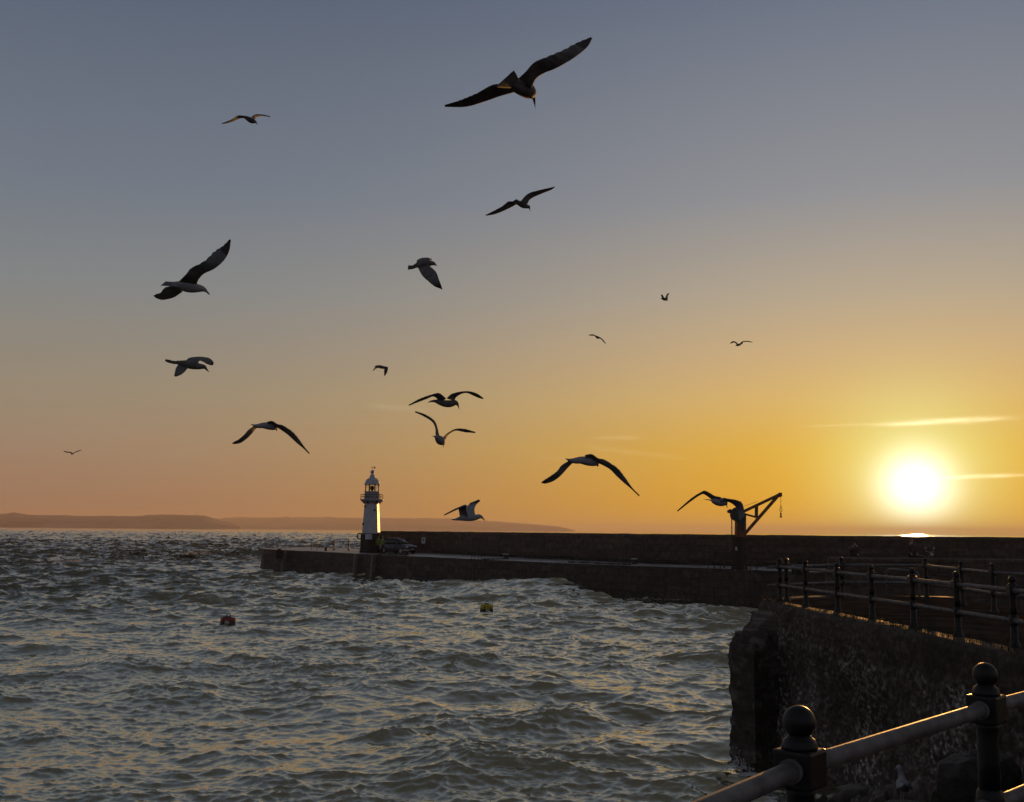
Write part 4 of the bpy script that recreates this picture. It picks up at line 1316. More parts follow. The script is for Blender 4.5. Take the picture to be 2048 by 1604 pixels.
def rubble_face(name, line, z0, z1, du, dv, su, sv, amp, parent, top_round=0.12, seed=0.0, lean=0.03):
    P, s = polyline(line, du)
    # soften the plan corners
    for _ in range(int(0.25 / du)):
        P[1:-1] = 0.25 * P[:-2] + 0.5 * P[1:-1] + 0.25 * P[2:]
    t_ = np.gradient(P, axis=0)
    t_ /= np.linalg.norm(t_, axis=1)[:, None]
    nrm = np.stack([-t_[:, 1], t_[:, 0]], 1)
    zs = np.arange(z0, z1 + 1e-6, dv)
    S, Zg = np.meshgrid(s, zs)
    wu = 1.1 * vnoise(S * 2.3 + seed, Zg * 2.6, 3)
    wv = 1.2 * vnoise(S * 1.9 + 31, Zg * 2.1 + seed, 3)
    f1, f2, cid = worley(S / su + wu + seed * 3, Zg / sv + wv)
    g1, g2, gid = worley(S / (su * 0.42) + wv * 1.5 + 11, Zg / (sv * 0.55) + wu * 1.5 + seed)
    pick = smoothstep(-0.12, 0.12, vnoise(S * 1.6 + 5, Zg * 1.6, 3))
    tilt = (cid - 0.5) * (np.modf(cid * 37.0)[0] - 0.5) * f1 * 2.0
    off = amp * (smoothstep(0.0, 0.16, f2 - f1) * (0.35 + 0.9 * cid) + tilt) * (1 - 0.5 * pick) + amp * 0.55 * pick * smoothstep(0, 0.2, g2 - g1) * gid
    off = off + amp * 3.2 * vnoise(S * 0.8 + seed, Zg * 0.9, 4, 0.55) + amp * 0.25 * vnoise(S * 7, Zg * 7 + seed, 2, 0.5)
    crack = np.abs(Zg - (z1 - 0.46 + 0.05 * vnoise(S * 1.2 + seed, S * 0, 3)))
    off = off - 0.018 * smoothstep(0.035, 0.0, crack) * smoothstep(-0.15, 0.1, vnoise(S * 1.1, S * 0 + 4.4, 2)) + 0.03 * smoothstep(z1 - 0.47, z1 - 0.42, Zg)
    off = off + (z1 - Zg) * lean
    edge_ = np.clip((Zg - (z1 - top_round)) / top_round, 0, 1)
    off = off - edge_ ** 2 * top_round * 0.7
    P3 = np.stack([P[None, :, 0] + nrm[None, :, 0] * off, P[None, :, 1] + nrm[None, :, 1] * off, Zg - edge_ ** 2 * 0.03], -1)
    fleck = smoothstep(0.5, 0.85, gid) * smoothstep(0.02, 0.16, g2 - g1) * (0.3 + 1.1 * smoothstep(-0.1, 0.25, vnoise(S * 0.6 + 2.2, Zg * 0.7 + 9, 3)))
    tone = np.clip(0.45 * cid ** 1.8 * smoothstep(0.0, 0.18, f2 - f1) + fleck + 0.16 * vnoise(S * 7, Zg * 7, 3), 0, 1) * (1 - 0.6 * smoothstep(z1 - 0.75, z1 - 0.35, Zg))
    calm = smoothstep(z1 - 0.55, z1 - 0.40, Zg)
    off = off * (1 - 0.55 * calm) + 0.55 * calm * (0.02 + amp * 2.0 * vnoise(S * 0.8 + seed, Zg * 0.9, 4, 0.5) + amp * 0.8 * vnoise(S * 3.1, Zg * 4.1, 3))
    P3 = np.stack([P[None, :, 0] + nrm[None, :, 0] * off, P[None, :, 1] + nrm[None, :, 1] * off, Zg - edge_ ** 2 * 0.03], -1)
    # the head of the wall turns back level to carry the walk
    for k, (back_, up_) in enumerate(((0.02, 0.02), (0.12, 0.03), (0.26, 0.03), (0.42, 0.025), (0.60, 0.0))):
        j_ = 0.035 * vnoise(s * 1.5 + seed, s * 0 + k * 1.3, 4, 0.6)
        row = np.stack([P[:, 0] + nrm[:, 0] * (off[-1] - back_ + j_), P[:, 1] + nrm[:, 1] * (off[-1] - back_ + j_), z1 + up_ + 0.5 * j_], -1)
        P3 = np.concatenate([P3, row[None]], 0)
        tone = np.concatenate([tone, (0.10 + 0.2 * vnoise(s * 5, s * 0 + k, 3))[None].clip(0, 1)], 0)
        S = np.concatenate([S, s[None]], 0)
        Zg = np.concatenate([Zg, (Zg[-1:] + 0.12)], 0)
    return grid_mesh(name, P3, m_rub, parent, uv=np.stack([S, Zg], -1), attrs={'tone': tone})


face = edge_line[8:]
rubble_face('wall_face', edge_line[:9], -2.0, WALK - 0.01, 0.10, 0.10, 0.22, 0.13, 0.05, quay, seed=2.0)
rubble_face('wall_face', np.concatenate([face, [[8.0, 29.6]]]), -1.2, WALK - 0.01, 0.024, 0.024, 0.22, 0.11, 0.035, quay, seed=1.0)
ribbon_wall('back_wall', [(p[0], p[1], 0) for p in far_line], -2.0, WALK - 0.02, M['pier_wall'], quay, 0.02, 0.05, seed=6.0)
# the walk itself: a sheet from the wall edge to the far edge
nn_ = 150
A_, _ = polyline(edge_line, 0.1)
B_, _ = polyline(np.concatenate([[[6.9, 28.9]], far_line])[::-1], 0.1)
ua, ub = np.linspace(0, 1, len(A_)), np.linspace(0, 1, len(B_))
u_ = np.linspace(0, 1, 260)
A_ = np.stack([np.interp(u_, ua, A_[:, k]) for k in (0, 1)], 1)
B_ = np.stack([np.interp(u_, ub, B_[:, k]) for k in (0, 1)], 1)
# inset so that the sheet meets the rounded lip of the wall face
ta = np.gradient(A_, axis=0)
ta /= np.linalg.norm(ta, axis=1)[:, None]
A_ = A_ + np.stack([ta[:, 1], -ta[:, 0]], 1) * 0.10
tt = np.linspace(0, 1, 50)[:, None, None] ** 1.4
XY = A_[None] * (1 - tt) + B_[None] * tt
Zw = WALK + 0.012 * vnoise(XY[..., 0] * 0.9, XY[..., 1] * 0.9, 4)
grid_mesh('walk', np.concatenate([XY, Zw[..., None]], -1), M['path'], quay, uv=XY)
# rough capping stones along the harbour edge
cap_l, s_l = polyline(edge_line[9:], 0.04)
tc_ = np.gradient(cap_l, axis=0)
tc_ /= np.linalg.norm(tc_, axis=1)[:, None]
nc_ = np.stack([-tc_[:, 1], tc_[:, 0]], 1)
# the broken buttress at the outer corner
bt = MB()
ctr = at_z(1507, 1560, 0.0)
ctr = Vector((5.78, 26.0, 0))
bmb = bmesh.new()
bmesh.ops.create_cube(bmb, size=1.0)
bmesh.ops.subdivide_edges(bmb, edges=bmb.edges[:], cuts=56, use_grid_fill=True)
brz = Matrix.Rotation(R(24), 3, 'Z')
co = np.array([v_.co for v_ in bmb.verts])
zz = (co[:, 2] + 0.5) * 4.2 - 1.4
f1, f2, cid = worley((co[:, 0] + co[:, 1]) * 1.2 / 0.42 + 1.2 * vnoise(co[:, 0] * 3, zz * 2, 2) + 9, zz / 0.13 + 1.3 * vnoise(co[:, 0] * 2 + co[:, 1], zz * 1.5, 2))
lump = vnoise(co[:, 0] * 1.9 + 3 + co[:, 1], zz * 1.3, 5, 0.62)
for v_, c_, z_, k_, q_, ci_ in zip(bmb.verts, co, zz, lump, f2 - f1, cid):
    grow = 1.0 + 0.05 * (2.6 - z_) * (-0.35) + 0.10 * k_ + 0.10 * min(1, q_ * 4) * (ci_ - 0.3)
    p = brz @ Vector((c_[0] * 0.98 * grow, c_[1] * 0.95 * grow, 0))
    f_ = max(0.0, min(1.0, (z_ - 1.9) / 0.9))
    ztop = z_ + f_ * (0.34 * c_[0] + 0.10 * c_[1] - 0.14 + 0.35 * k_)
    p *= 1 - 0.16 * f_ ** 3
    v_.co = ctr + p + Vector((0, 0, ztop))
me = bpy.data.meshes.new('buttress')
uvl = bmb.loops.layers.uv.new('UVMap')
for f_ in bmb.faces:
    f_.smooth = True
    for lp in f_.loops:
        lp[uvl].uv = (lp.vert.co.x + lp.vert.co.y, lp.vert.co.z)
bmb.to_mesh(me)
bmb.free()
at_ = me.attributes.new('tone', 'FLOAT', 'POINT')
at_.data.foreach_set('value', np.clip(0.06 + 0.4 * cid ** 2 + 0.2 * lump, 0, 1).astype(np.float32))
me.materials.append(m_rub)
o = bpy.data.objects.new('buttress', me)
C.objects.link(o)
o.parent = quay

# shore at the foot of the wall
gx, gy = np.meshgrid(np.arange(0.8, 8.2, 0.035), np.arange(6.0, 25.0, 0.045))
sx = smoothstep(2.0, 5.0, gx)
sy = smoothstep(21.5, 13.5, gy)
hh = -0.75 + 2.35 * sx * sy
f1, f2, cid = worley(gx / 0.36 + 0.4 * vnoise(gx, gy, 2), gy / 0.42)
g1, g2, gid = worley(gx / 0.16 + 7, gy / 0.2 + 3)
hh = hh + 0.20 * smoothstep(0.0, 0.35, f2 - f1) * (0.3 + cid) + 0.10 * smoothstep(0, 0.4, g2 - g1) * gid + 0.2 * vnoise(gx * 0.9, gy * 0.9, 3)
tone = np.clip(0.5 * gid ** 2.5 * smoothstep(0.02, 0.25, g2 - g1) + 0.22 * cid * smoothstep(0.02, 0.2, f2 - f1), 0, 1)
shore = grid_mesh('shore', np.stack([gx, gy, hh], -1), m_rub, uv=np.stack([gx, gy], -1), attrs={'tone': tone})
tag(shore, kind='structure')


def shore_h(x, y):
    i = int(np.clip((y - 6.0) / 0.045, 0, gx.shape[0] - 1))
    j = int(np.clip((x - 0.8) / 0.035, 0, gx.shape[1] - 1))
    return float(hh[i, j])


def boulder(x, y, s, label, seed, stretch=(1, 1, 1)):
    bm = bmesh.new()
    bmesh.ops.create_icosphere(bm, subdivisions=4, radius=1.0)
    co = np.array([v_.co for v_ in bm.verts])
    n1 = vnoise(co[:, 0] * 1.3 + seed, co[:, 1] * 1.3 + co[:, 2] * 0.9 + seed * 2, 4, 0.55)
    f1, f2, cid = worley(co[:, 0] * 1.1 + seed * 5 + co[:, 2] * 0.4, co[:, 1] * 1.1 + seed)
    rad = 0.85 + 0.4 * n1 + 0.12 * cid
    for v_, k in zip(bm.verts, rad):
        p = v_.co * k
        p = Vector((max(-0.78, min(0.78, p.x)), max(-0.8, min(0.8, p.y)), max(-0.7, min(0.72, p.z))))
        v_.co = Vector((p.x * s * stretch[0], p.y * s * stretch[1], p.z * s * stretch[2]))
    me = bpy.data.meshes.new('boulder')
    for f_ in bm.faces:
        f_.smooth = True
    bm.to_mesh(me)
    bm.free()
    me.materials.append(M['rock'])
    o_ = bpy.data.objects.new('boulder', me)
    C.objects.link(o_)
    o_.location = (x, y, shore_h(x, y) + 0.25 * s * stretch[2])
    o_.rotation_euler = (random.uniform(-.25, .25), random.uniform(-.25, .25), random.uniform(0, 6))
    return tag(o_, label, 'boulder', 'boulders at the foot of the quay wall')


G0 = at(1801, 1606, 13.2)
perch = boulder(G0.x, G0.y, 0.42, 'flat topped boulder under the standing gull', 1.7, (1.1, 1.0, 0.7))
perch.rotation_euler = (0, 0, 1)
perch.location.z = G0.z - 0.72 * 0.42 * 0.7
boulder(5.35, 13.2, 0.45, 'tall leaning boulder right of the standing gull', 4.1, (0.7, 0.8, 1.2))
boulder(5.9, 13.9, 0.5, 'pale streaked slab of rock beside the second near post', 6.3, (0.6, 0.9, 1.2))
boulder(4.7, 15.3, 0.28, 'dark boulder behind the standing gull', 8.8, (1.2, 0.9, 0.8))
boulder(5.3, 17.0, 0.3, 'broad wet boulder where the rubble meets the water', 2.9, (1.2, 0.9, 0.7))
boulder(6.2, 16.4, 0.26, 'small mossy boulder against the foot of the wall', 5.2, (1.0, 1.2, 0.9))
boulder(5.75, 19.3, 0.3, 'dark boulder at the waterline between near post and buttress', 7.7, (1.3, 1.0, 0.8))
boulder(5.4, 22.6, 0.28, 'weedy boulder at the foot of the buttress', 9.4, (1.4, 1.0, 0.9))

# grass on the wall head
gb = bmesh.new()
for k in range(2600):
    s0 = random.random()
    i = int((0.05 + 0.95 * s0) * (len(cap_l) - 1))
    dens = vnoise(np.array(s_l[i] * 0.9), np.array(1.7), 2)
    if dens < random.uniform(-0.35, 0.25) and s_l[i] > 5:
        continue
    o_ = random.uniform(-0.5, 0.04)
    base = Vector((cap_l[i, 0] + nc_[i, 0] * o_, cap_l[i, 1] + nc_[i, 1] * o_, WALK + 0.02))
    a = random.uniform(0, 6.28)
    ln = random.uniform(0.04, 0.13) * (1.4 if random.random() < 0.1 else 1)
    d_ = Vector((math.cos(a), math.sin(a), 0))
    sd = Vector((-d_.y, d_.x, 0)) * 0.004
    v0, v1 = gb.verts.new(base - sd), gb.verts.new(base + sd)
    v2, v3 = gb.verts.new(base + d_ * ln * 0.2 + sd * 0.8 + Vector((0, 0, ln * 0.6))), gb.verts.new(base + d_ * ln * 0.2 - sd * 0.8 + Vector((0, 0, ln * 0.6)))
    v4 = gb.verts.new(base + d_ * ln * 0.55 + Vector((0, 0, ln)))
    gb.faces.new((v0, v1, v2, v3))
    gb.faces.new((v3, v2, v4))
me = bpy.data.meshes.new('verge_grass')
gb.to_mesh(me)
gb.free()
me.materials.append(M['grass'])
o = bpy.data.objects.new('verge_grass', me)
C.objects.link(o)
tag(o, 'short dark grass growing on the head of the quay wall', 'grass', kind='stuff')
lf = at_z(1764, 1239, WALK + 0.03)
MBl = MB().tube([lf + Vector((-0.05, 0, 0)), lf + Vector((0, 0, 0.015)), lf + Vector((0.05, 0.01, 0.005))], [(0.006, 0.01), (0.012, 0.035), (0.004, 0.01)], 8)
tag(MBl.build('fallen_leaf', M['leaf']), 'small yellow leaf lying beside a post of the near railing', 'leaf')

# ------------------------------------------------------------------ railings
RAIL_Z, LOW_Z, BALL_Z = 0.845, 0.40, None
BALL_Z = (at(1598, 1444, 3.86).z - WALK)


def post_into(parent, x, y, ang, lower=True):
    z0 = WALK - 0.02
    pm = MB()
    pm.lathe((x, y, z0), [(0.095, 0.0), (0.095, 0.035), (0.080, 0.05), (0.062, 0.10), (0.054, 0.16), (0.051, 0.34)], 16)
    pm.lathe((x, y, z0), [(0.051, 0.34), (0.058, 0.352), (0.062, 0.38), (0.065, 0.42), (0.062, 0.46), (0.058, 0.488), (0.050, 0.50)], 16)
    pm.lathe((x, y, z0), [(0.050, 0.50), (0.049, 0.62), (0.048, 0.74), (0.050, 0.775), (0.062, 0.80)], 16)
    pm.box((x, y, z0 + 0.865), (0.142, 0.142, 0.13), ang, 0.011)
    zb = BALL_Z + 0.02
    pm.lathe((x, y, z0), [(0.062, 0.929), (0.064, 0.938), (0.060, 0.946), (0.060, 0.950), (0.054, 0.962), (0.045, 0.968), (0.043, 0.972), (0.034, 0.980), (0.028, 0.986), (0.026, zb - 0.048)], 24)
    o_ = pm.build('post', M['black'], parent)
    MB().lathe((x, y, z0 + zb), [(0.0575 * math.cos(a), 0.0575 * math.sin(a)) for a in np.linspace(-1.1, 1.54, 16)], 28).build('ball_finial', M['black'], o_)
    return o_


def railing(name, posts, label, stub=None):
    rl = thing(name, label, 'railing')
    n = len(posts)
    for i, (x, y) in enumerate(posts):
        a = posts[max(i - 1, 0)]
        b_ = posts[min(i + 1, n - 1)]
        post_into(rl, x, y, math.atan2(b_[1] - a[1], b_[0] - a[0]))
    for z in (RAIL_Z, LOW_Z):
        for i in range(n - 1):
            p, q = Vector((*posts[i], WALK + z)), Vector((*posts[i + 1], WALK + z))
            d_ = (q - p).normalized()
            seg = [p.lerp(q, k) for k in np.linspace(0, 1, 9)]
            MB().tube(seg, 0.034, 18).tube([p + d_ * 0.066, p + d_ * 0.10], 0.0425, 18).tube([q - d_ * 0.10, q - d_ * 0.066], 0.0425, 18).build('rail', M['rail'], rl)
    return rl


r1 = railing('quay_railing', near_posts, 'black ball topped railing along the harbour edge from the foreground round to the quay corner')
e_ = Vector((*near_posts[-1], WALK))
dl = (Vector((*near_posts[-1], 0)) - Vector((*near_posts[-2], 0))).normalized()
for z in (RAIL_Z, LOW_Z):
    p = e_ + Vector((0, 0, z))
    MB().tube([p, p + dl * 0.2 + Vector((-0.12, 0, -0.01)), p + dl * 0.3 + Vector((-0.20, 0, -0.04))], 0.032, 12).build('rail_end', M['rail'], r1)
railing('quay_railing', far_posts, 'black ball topped railing along the far side of the quay walk')
# the bent handrail of the steps beyond
h0, h1 = at(1779, 1137.5, 31.5), at(1831, 1142.5, 30.0)
hr = thing('step_handrail', 'bent tubular handrail with a bright top on the steps beyond the far railing', 'handrail')
MB().tube([h0 + Vector((-0.1, 0.1, -1.2)), h0 + Vector((-0.06, 0.06, -0.08)), h0, h1, h1 + Vector((0.05, -0.02, -0.04)), h1 + Vector((0.07, -0.03, -0.14)), h1 + Vector((0.07, -0.03, -1.35))], 0.028, 10).build('tube', M['rail'], hr)
lp_ = thing('stone_landing', 'dark stone landing with steps below the far railing', 'steps')
for i in range(5):
    MB().box((h1.x - 0.2 + 0.0 * i, 30.6 + 0.5 * i + 0.0, WALK - 0.25 - 0.36 * i - 0.5), (2.6, 0.56, 1.4), 0.1, 0.02).build('step', M['coping'], lp_)
# ------------------------------------------------------------------ gulls
ADULT = [M['gull_body'], M['gull_grey'], M['gull_tip'], M['gull_bill'], M['gull_under'], M['gull_leg']]
YOUNG = [M['gull_young'], M['gull_young_wing'], M['gull_tip'], M['gull_tip'], M['gull_young_wing'], M['gull_leg']]


def gull_mesh(frame, D_, sgn, spine, wings, tail=None, legs=None, voxel=0.008, plumage=None):
    """One continuous body: spine, tail and wings are laid out as closed lofts and fused by a voxel remesh."""
    ox, oy, s_ = frame
    W_ = lambda x, y, dd=0.0: at(ox + x / s_, oy + y / s_, D_ + dd)
    m_px = D_ / FPX / s_
    mb_ = MB()
    sp = catmull(np.array([(x, y, r_, d_) for x, y, r_, d_ in spine], float), max(18, 5 * len(spine)))
    n = len(sp)
    pts = [W_(x, y, d_) for x, y, r_, d_ in sp]
    rs = [max(0.004, r_ * m_px) for x, y, r_, d_ in sp]
    nb = max(2, int(n * (1 - 1.9 / (len(spine) - 1))))      # the last two stretches are the bill
    mb_.tube(pts[:nb + 1], rs[:nb + 1], 14, mi=0)
    mb_.tube(pts[nb:], rs[nb:], 10, mi=3)

    def blade(Ls, Ts, dd, t0, t1, mats, chord=0.0, teeth=0.0, nst=44):
        A = np.array([(x, y, d_) for (x, y), d_ in zip(Ls, dd)], float)
        B = np.array([(x, y, d_) for (x, y), d_ in zip(Ts, dd)], float)
        if chord:
            for i in range(len(A)):
                u = i / (len(A) - 1)
                c_ = chord * (1 - 0.85 * u ** 2.2)
                seen = math.hypot(A[i, 0] - B[i, 0], A[i, 1] - B[i, 1]) * m_px
                B[i, 2] += sgn * min(0.16, math.sqrt(max(0.0, c_ * c_ - seen * seen)))
        A, B = catmull(A, nst), catmull(B, nst)
        if teeth:
            for i in range(nst):
                u = i / (nst - 1)
                if 0.45 < u < 0.95 and i % 3 == 1:
                    B[i, :2] += (A[i, :2] - B[i, :2]) * teeth * (0.5 + u)
        PA = [W_(*a) for a in A]
        PB = [W_(*b_) for b_ in B]
        rings = []
        last = None
        for i in range(nst):
            a, b_ = PA[i], PB[i]
            sp_ = ((PA[min(i + 1, nst - 1)] + PB[min(i + 1, nst - 1)]) - (PA[max(i - 1, 0)] + PB[max(i - 1, 0)]))
            ch = b_ - a
            nr = ch.cross(sp_)
            if nr.length < 1e-9:
                nr = Vector((0, 0, 1))
            nr.normalize()
            if (last is None and nr.z < 0) or (last is not None and nr.dot(last) < 0):
                nr = -nr
            last = nr
            u = i / (nst - 1)
            th = t0 * (1 - u) + t1 * u
            ring = []
            for c_, k in ((0.0, 0.5), (0.12, 1.0), (0.45, 0.75), (0.8, 0.5), (1.0, 0.42)):
                ring.append((a.lerp(b_, c_) + nr * th * k))
            for c_, k in ((1.0, 0.42), (0.8, 0.5), (0.45, 0.6), (0.12, 0.7), (0.0, 0.5)):
                ring.append((a.lerp(b_, c_) - nr * th * k))
            rings.append([mb_.bm.verts.new(p) for p in ring])
        for i, (a, b_) in enumerate(zip(rings, rings[1:])):
            u = (i + 0.5) / (nst - 1)
            for k in range(10):
                up_ = k < 4
                mi = mats[2] if u > 0.80 else (mats[0] if up_ else mats[1])
                mb_.face([a[k], a[(k + 1) % 10], b_[(k + 1) % 10], b_[k]], True, mi)
        mb_.face(rings[0][::-1], True, mats[1])
        mb_.face(rings[-1], True, mats[2])
    tmin = voxel * 0.9
    for Ls, Ts, dd in wings:
        blade(Ls, Ts, dd, 0.014, max(voxel * 1.6, 0.006), (1, 4, 2), chord=0.21, teeth=0.05)
    if tail:
        Ls, Ts, dd = tail
        blade(Ls, Ts, dd, 0.009, max(voxel * 1.4, 0.006), (0, 0, 0), nst=8)
    for lg in legs or []:
        mb_.tube([W_(x, y, d_) for x, y, d_ in lg], max(0.006, voxel * 0.8), 8, mi=5)
    me = bpy.data.meshes.new('raw')
    bmesh.ops.recalc_face_normals(mb_.bm, faces=mb_.bm.faces[:])
    bvh = BVHTree.FromBMesh(mb_.bm)
    mb_.bm.faces.ensure_lookup_table()
    mis = [f_.material_index for f_ in mb_.bm.faces]
    mb_.bm.to_mesh(me)
    mb_.bm.free()
    o_ = bpy.data.objects.new('gull', me)
    C.objects.link(o_)
    md = o_.modifiers.new('fuse', 'REMESH')
    md.mode = 'VOXEL'
    md.voxel_size = voxel
    md.use_smooth_shade = True
    sm = o_.modifiers.new('soft', 'SMOOTH')
    sm.factor = 0.35
    sm.iterations = 2
    m2 = bpy.data.meshes.new_from_object(o_.evaluated_get(bpy.context.evaluated_depsgraph_get()))
    o_.modifiers.clear()
    o_.data = m2
    bpy.data.meshes.remove(me)
    m2.name = 'gull'
    m2.materials.clear()
    for g_ in plumage or ADULT:
        m2.materials.append(g_)
    cen_ = pts[n // 2]
    mi_out = []
    for p in m2.polygons:
        hit = bvh.find_nearest(p.center)
        mi_out.append(mis[hit[2]] if hit[2] is not None else 0)
    m2.polygons.foreach_set('material_index', mi_out)
    m2.polygons.foreach_set('use_smooth', [True] * len(m2.polygons))
    m2.transform(Matrix.Translation(-cen_))
    o_.location = cen_
    return o_


def gull(label, *a, **k):
    return tag(gull_mesh(*a, **k), label, 'gull', 'gulls flying over the harbour')


def dds(a, b_, n):
    return list(np.linspace(a, b_, n))


# the largest, high up, seen from below and behind
gull('largest gull, highest in the sky, seen from below with a fanned tail', (860, 40, 5.689), 8.7, -1,
     [(870, 690, 30, -.16), (930, 720, 62, -.10), (1010, 755, 85, -.02), (1090, 790, 92, .06), (1140, 825, 76, .12), (1166, 852, 46, .16), (1178, 880, 22, .17), (1190, 940, 12, .17), (1198, 998, 4, .17)],
     [([(980, 810), (800, 862), (600, 932), (400, 986), (166, 986)], [(880, 735), (720, 737), (540, 830), (340, 912), (168, 966)], [0, .04, .06, .05, 0]),
      ([(1150, 770), (1205, 668), (1300, 600), (1440, 545), (1640, 430), (1790, 308), (1846, 210)], [(1010, 665), (1090, 590), (1180, 490), (1310, 425), (1500, 345), (1680, 252), (1832, 192)], [0, -.05, -.08, -.1, -.08, -.02, .03])],
     tail=([(910, 775), (830, 772), (752, 764)], [(1005, 668), (985, 620), (955, 570)], [-.14, -.22, -.30]), plumage=YOUNG, voxel=0.005)
gull('small dark gull high at left with drooping wings, far from the others', (420, 200, 12.8), 27, -1,
     [(850, 420, 18, -.1), (890, 435, 34, -.06), (950, 465, 55, 0), (1040, 515, 72, .05), (1110, 545, 62, .1), (1160, 562, 38, .13), (1180, 578, 25, .15), (1200, 606, 12, .16), (1224, 638, 5, .16)],
     [([(920, 460), (770, 468), (600, 542), (430, 590), (303, 606)], [(880, 405), (720, 398), (580, 483), (430, 550), (300, 598)], dds(0, -.1, 5)),
      ([(1150, 500), (1195, 445), (1300, 405), (1420, 410), (1548, 432)], [(1050, 430), (1160, 370), (1260, 367), (1390, 383), (1550, 424)], dds(0, .25, 5))],
     plumage=YOUNG, voxel=0.011)
gull('dark gull with slanting spread wings, directly below the largest gull', (950, 350, 11.378), 19, -1,
     [(890, 612, 30, -.14), (950, 622, 44, -.08), (1030, 650, 66, 0), (1110, 690, 70, .06), (1180, 715, 50, .1), (1225, 727, 38, .12), (1240, 762, 17, .13), (1250, 800, 10, .13), (1258, 832, 5, .13)],
     [([(940, 665), (840, 722), (680, 800), (450, 888), (243, 922)], [(900, 610), (760, 603), (620, 708), (430, 812), (240, 912)], dds(0, -.1, 5)),
      ([(1195, 660), (1240, 570), (1340, 500), (1540, 412), (1740, 332), (1822, 272)], [(1050, 585), (1130, 490), (1250, 403), (1480, 338), (1690, 293), (1816, 262)], dds(0, .15, 6))],
     tail=([(930, 660), (890, 640), (852, 612)], [(1000, 582), (975, 562), (950, 546)], [-.1, -.16, -.22]), plumage=YOUNG, voxel=0.009)
gull('large gull at upper left, one wing raised high and the other swept low', (280, 460, 9.309), 12.2, -1,
     [(600, 1008, 40, -.06), (640, 1010, 50, -.05), (740, 1025, 76, -.02), (860, 1055, 100, 0), (980, 1075, 96, .02), (1090, 1085, 76, .04), (1160, 1096, 58, .06), (1208, 1118, 38, .06), (1245, 1150, 22, .06), (1280, 1185, 17, .06), (1304, 1212, 6, .06)],
     [([(1060, 1010), (1085, 940), (1115, 890), (1200, 808), (1400, 713), (1560, 570), (1660, 400), (1697, 182)], [(720, 960), (790, 890), (860, 820), (950, 710), (1200, 568), (1390, 388), (1540, 290), (1660, 172)], [-.05, -.1, -.15, -.2, -.3, -.35, -.38, -.4]),
      ([(800, 1140), (660, 1240), (560, 1277), (430, 1299), (330, 1275), (258, 1226)], [(660, 1040), (500, 1058), (430, 1100), (380, 1163), (310, 1188), (248, 1218)], [.05, .15, .22, .28, .3, .3])],
     tail=([(700, 955), (590, 962), (480, 953)], [(640, 1060), (500, 1046), (374, 1038)], [-.04, -.06, -.08]), voxel=0.0075)
gull('stocky gull flying right with its near wing hanging straight down', (790, 490, 14.583), 20, 1,
     [(500, 650, 45, -.1), (600, 610, 62, -.06), (720, 560, 95, 0), (860, 530, 108, .03), (980, 530, 94, .06), (1070, 532, 72, .08), (1130, 545, 55, .09), (1170, 568, 34, .1), (1200, 592, 18, .1), (1234, 620, 7, .1)],
     [([(1000, 600), (1150, 730), (1222, 830), (1290, 1020), (1342, 1150), (1387, 1296)], [(660, 640), (760, 850), (880, 985), (1000, 1092), (1150, 1212), (1370, 1288)], [0, -.15, -.2, -.22, -.2, -.15]),
      ([(1000, 540), (1020, 440), (1075, 418), (1087, 448)], [(650, 540), (635, 455), (760, 383), (960, 363)], [0, .12, .25, .35])],
     tail=([(570, 600), (480, 592), (386, 588)], [(590, 685), (480, 712), (368, 724)], [-.06, -.1, -.16]), plumage=YOUNG, voxel=0.009)
gull('black looking gull at left flying right with hooked upper wing over a long bill', (310, 690, 14.629), 14.8, 1,
     [(640, 510, 55, -.1), (720, 520, 66, -.07), (820, 535, 88, -.03), (950, 560, 122, 0), (1100, 590, 124, .04), (1250, 622, 98, .07), (1360, 630, 80, .09), (1440, 642, 62, .1), (1492, 692, 38, .1), (1545, 752, 20, .1), (1606, 817, 7, .1)],
     [([(980, 660), (880, 772), (760, 862), (615, 914)], [(680, 560), (605, 690), (575, 805), (553, 912)], [-.02, -.14, -.22, -.26]),
      ([(1250, 560), (1290, 475), (1340, 450), (1450, 505), (1540, 562), (1620, 588), (1690, 597)], [(880, 470), (1010, 378), (1240, 348), (1440, 353), (1600, 388), (1712, 490), (1724, 570)], [.04, .12, .2, .28, .34, .38, .4])],
     tail=([(720, 560), (560, 563), (420, 530), (330, 500), (290, 465)], [(720, 455), (560, 455), (440, 432), (370, 415), (302, 405)], [-.08, -.12, -.16, -.19, -.2]), plumage=YOUNG, voxel=0.008)
gull('small gull with bent wings pointing down, above the pair left of centre', (720, 710, 7.877), 40, -1,
     [(228, 188, 5, -.1), (250, 182, 14, -.06), (280, 180, 21, 0), (320, 186, 27, .03), (370, 196, 24, .07), (405, 194, 16, .1), (425, 192, 9, .1), (440, 192, 5, .1)],
     [([(290, 200), (240, 222), (207, 248)], [(255, 172), (228, 205), (203, 243)], [0, -.1, -.16]),
      ([(420, 200), (441, 192), (438, 240), (420, 290), (390, 330)], [(360, 195), (380, 205), (378, 260), (378, 300), (382, 331)], [0, .1, .14, .16, .16])],
     plumage=YOUNG, voxel=0.014)
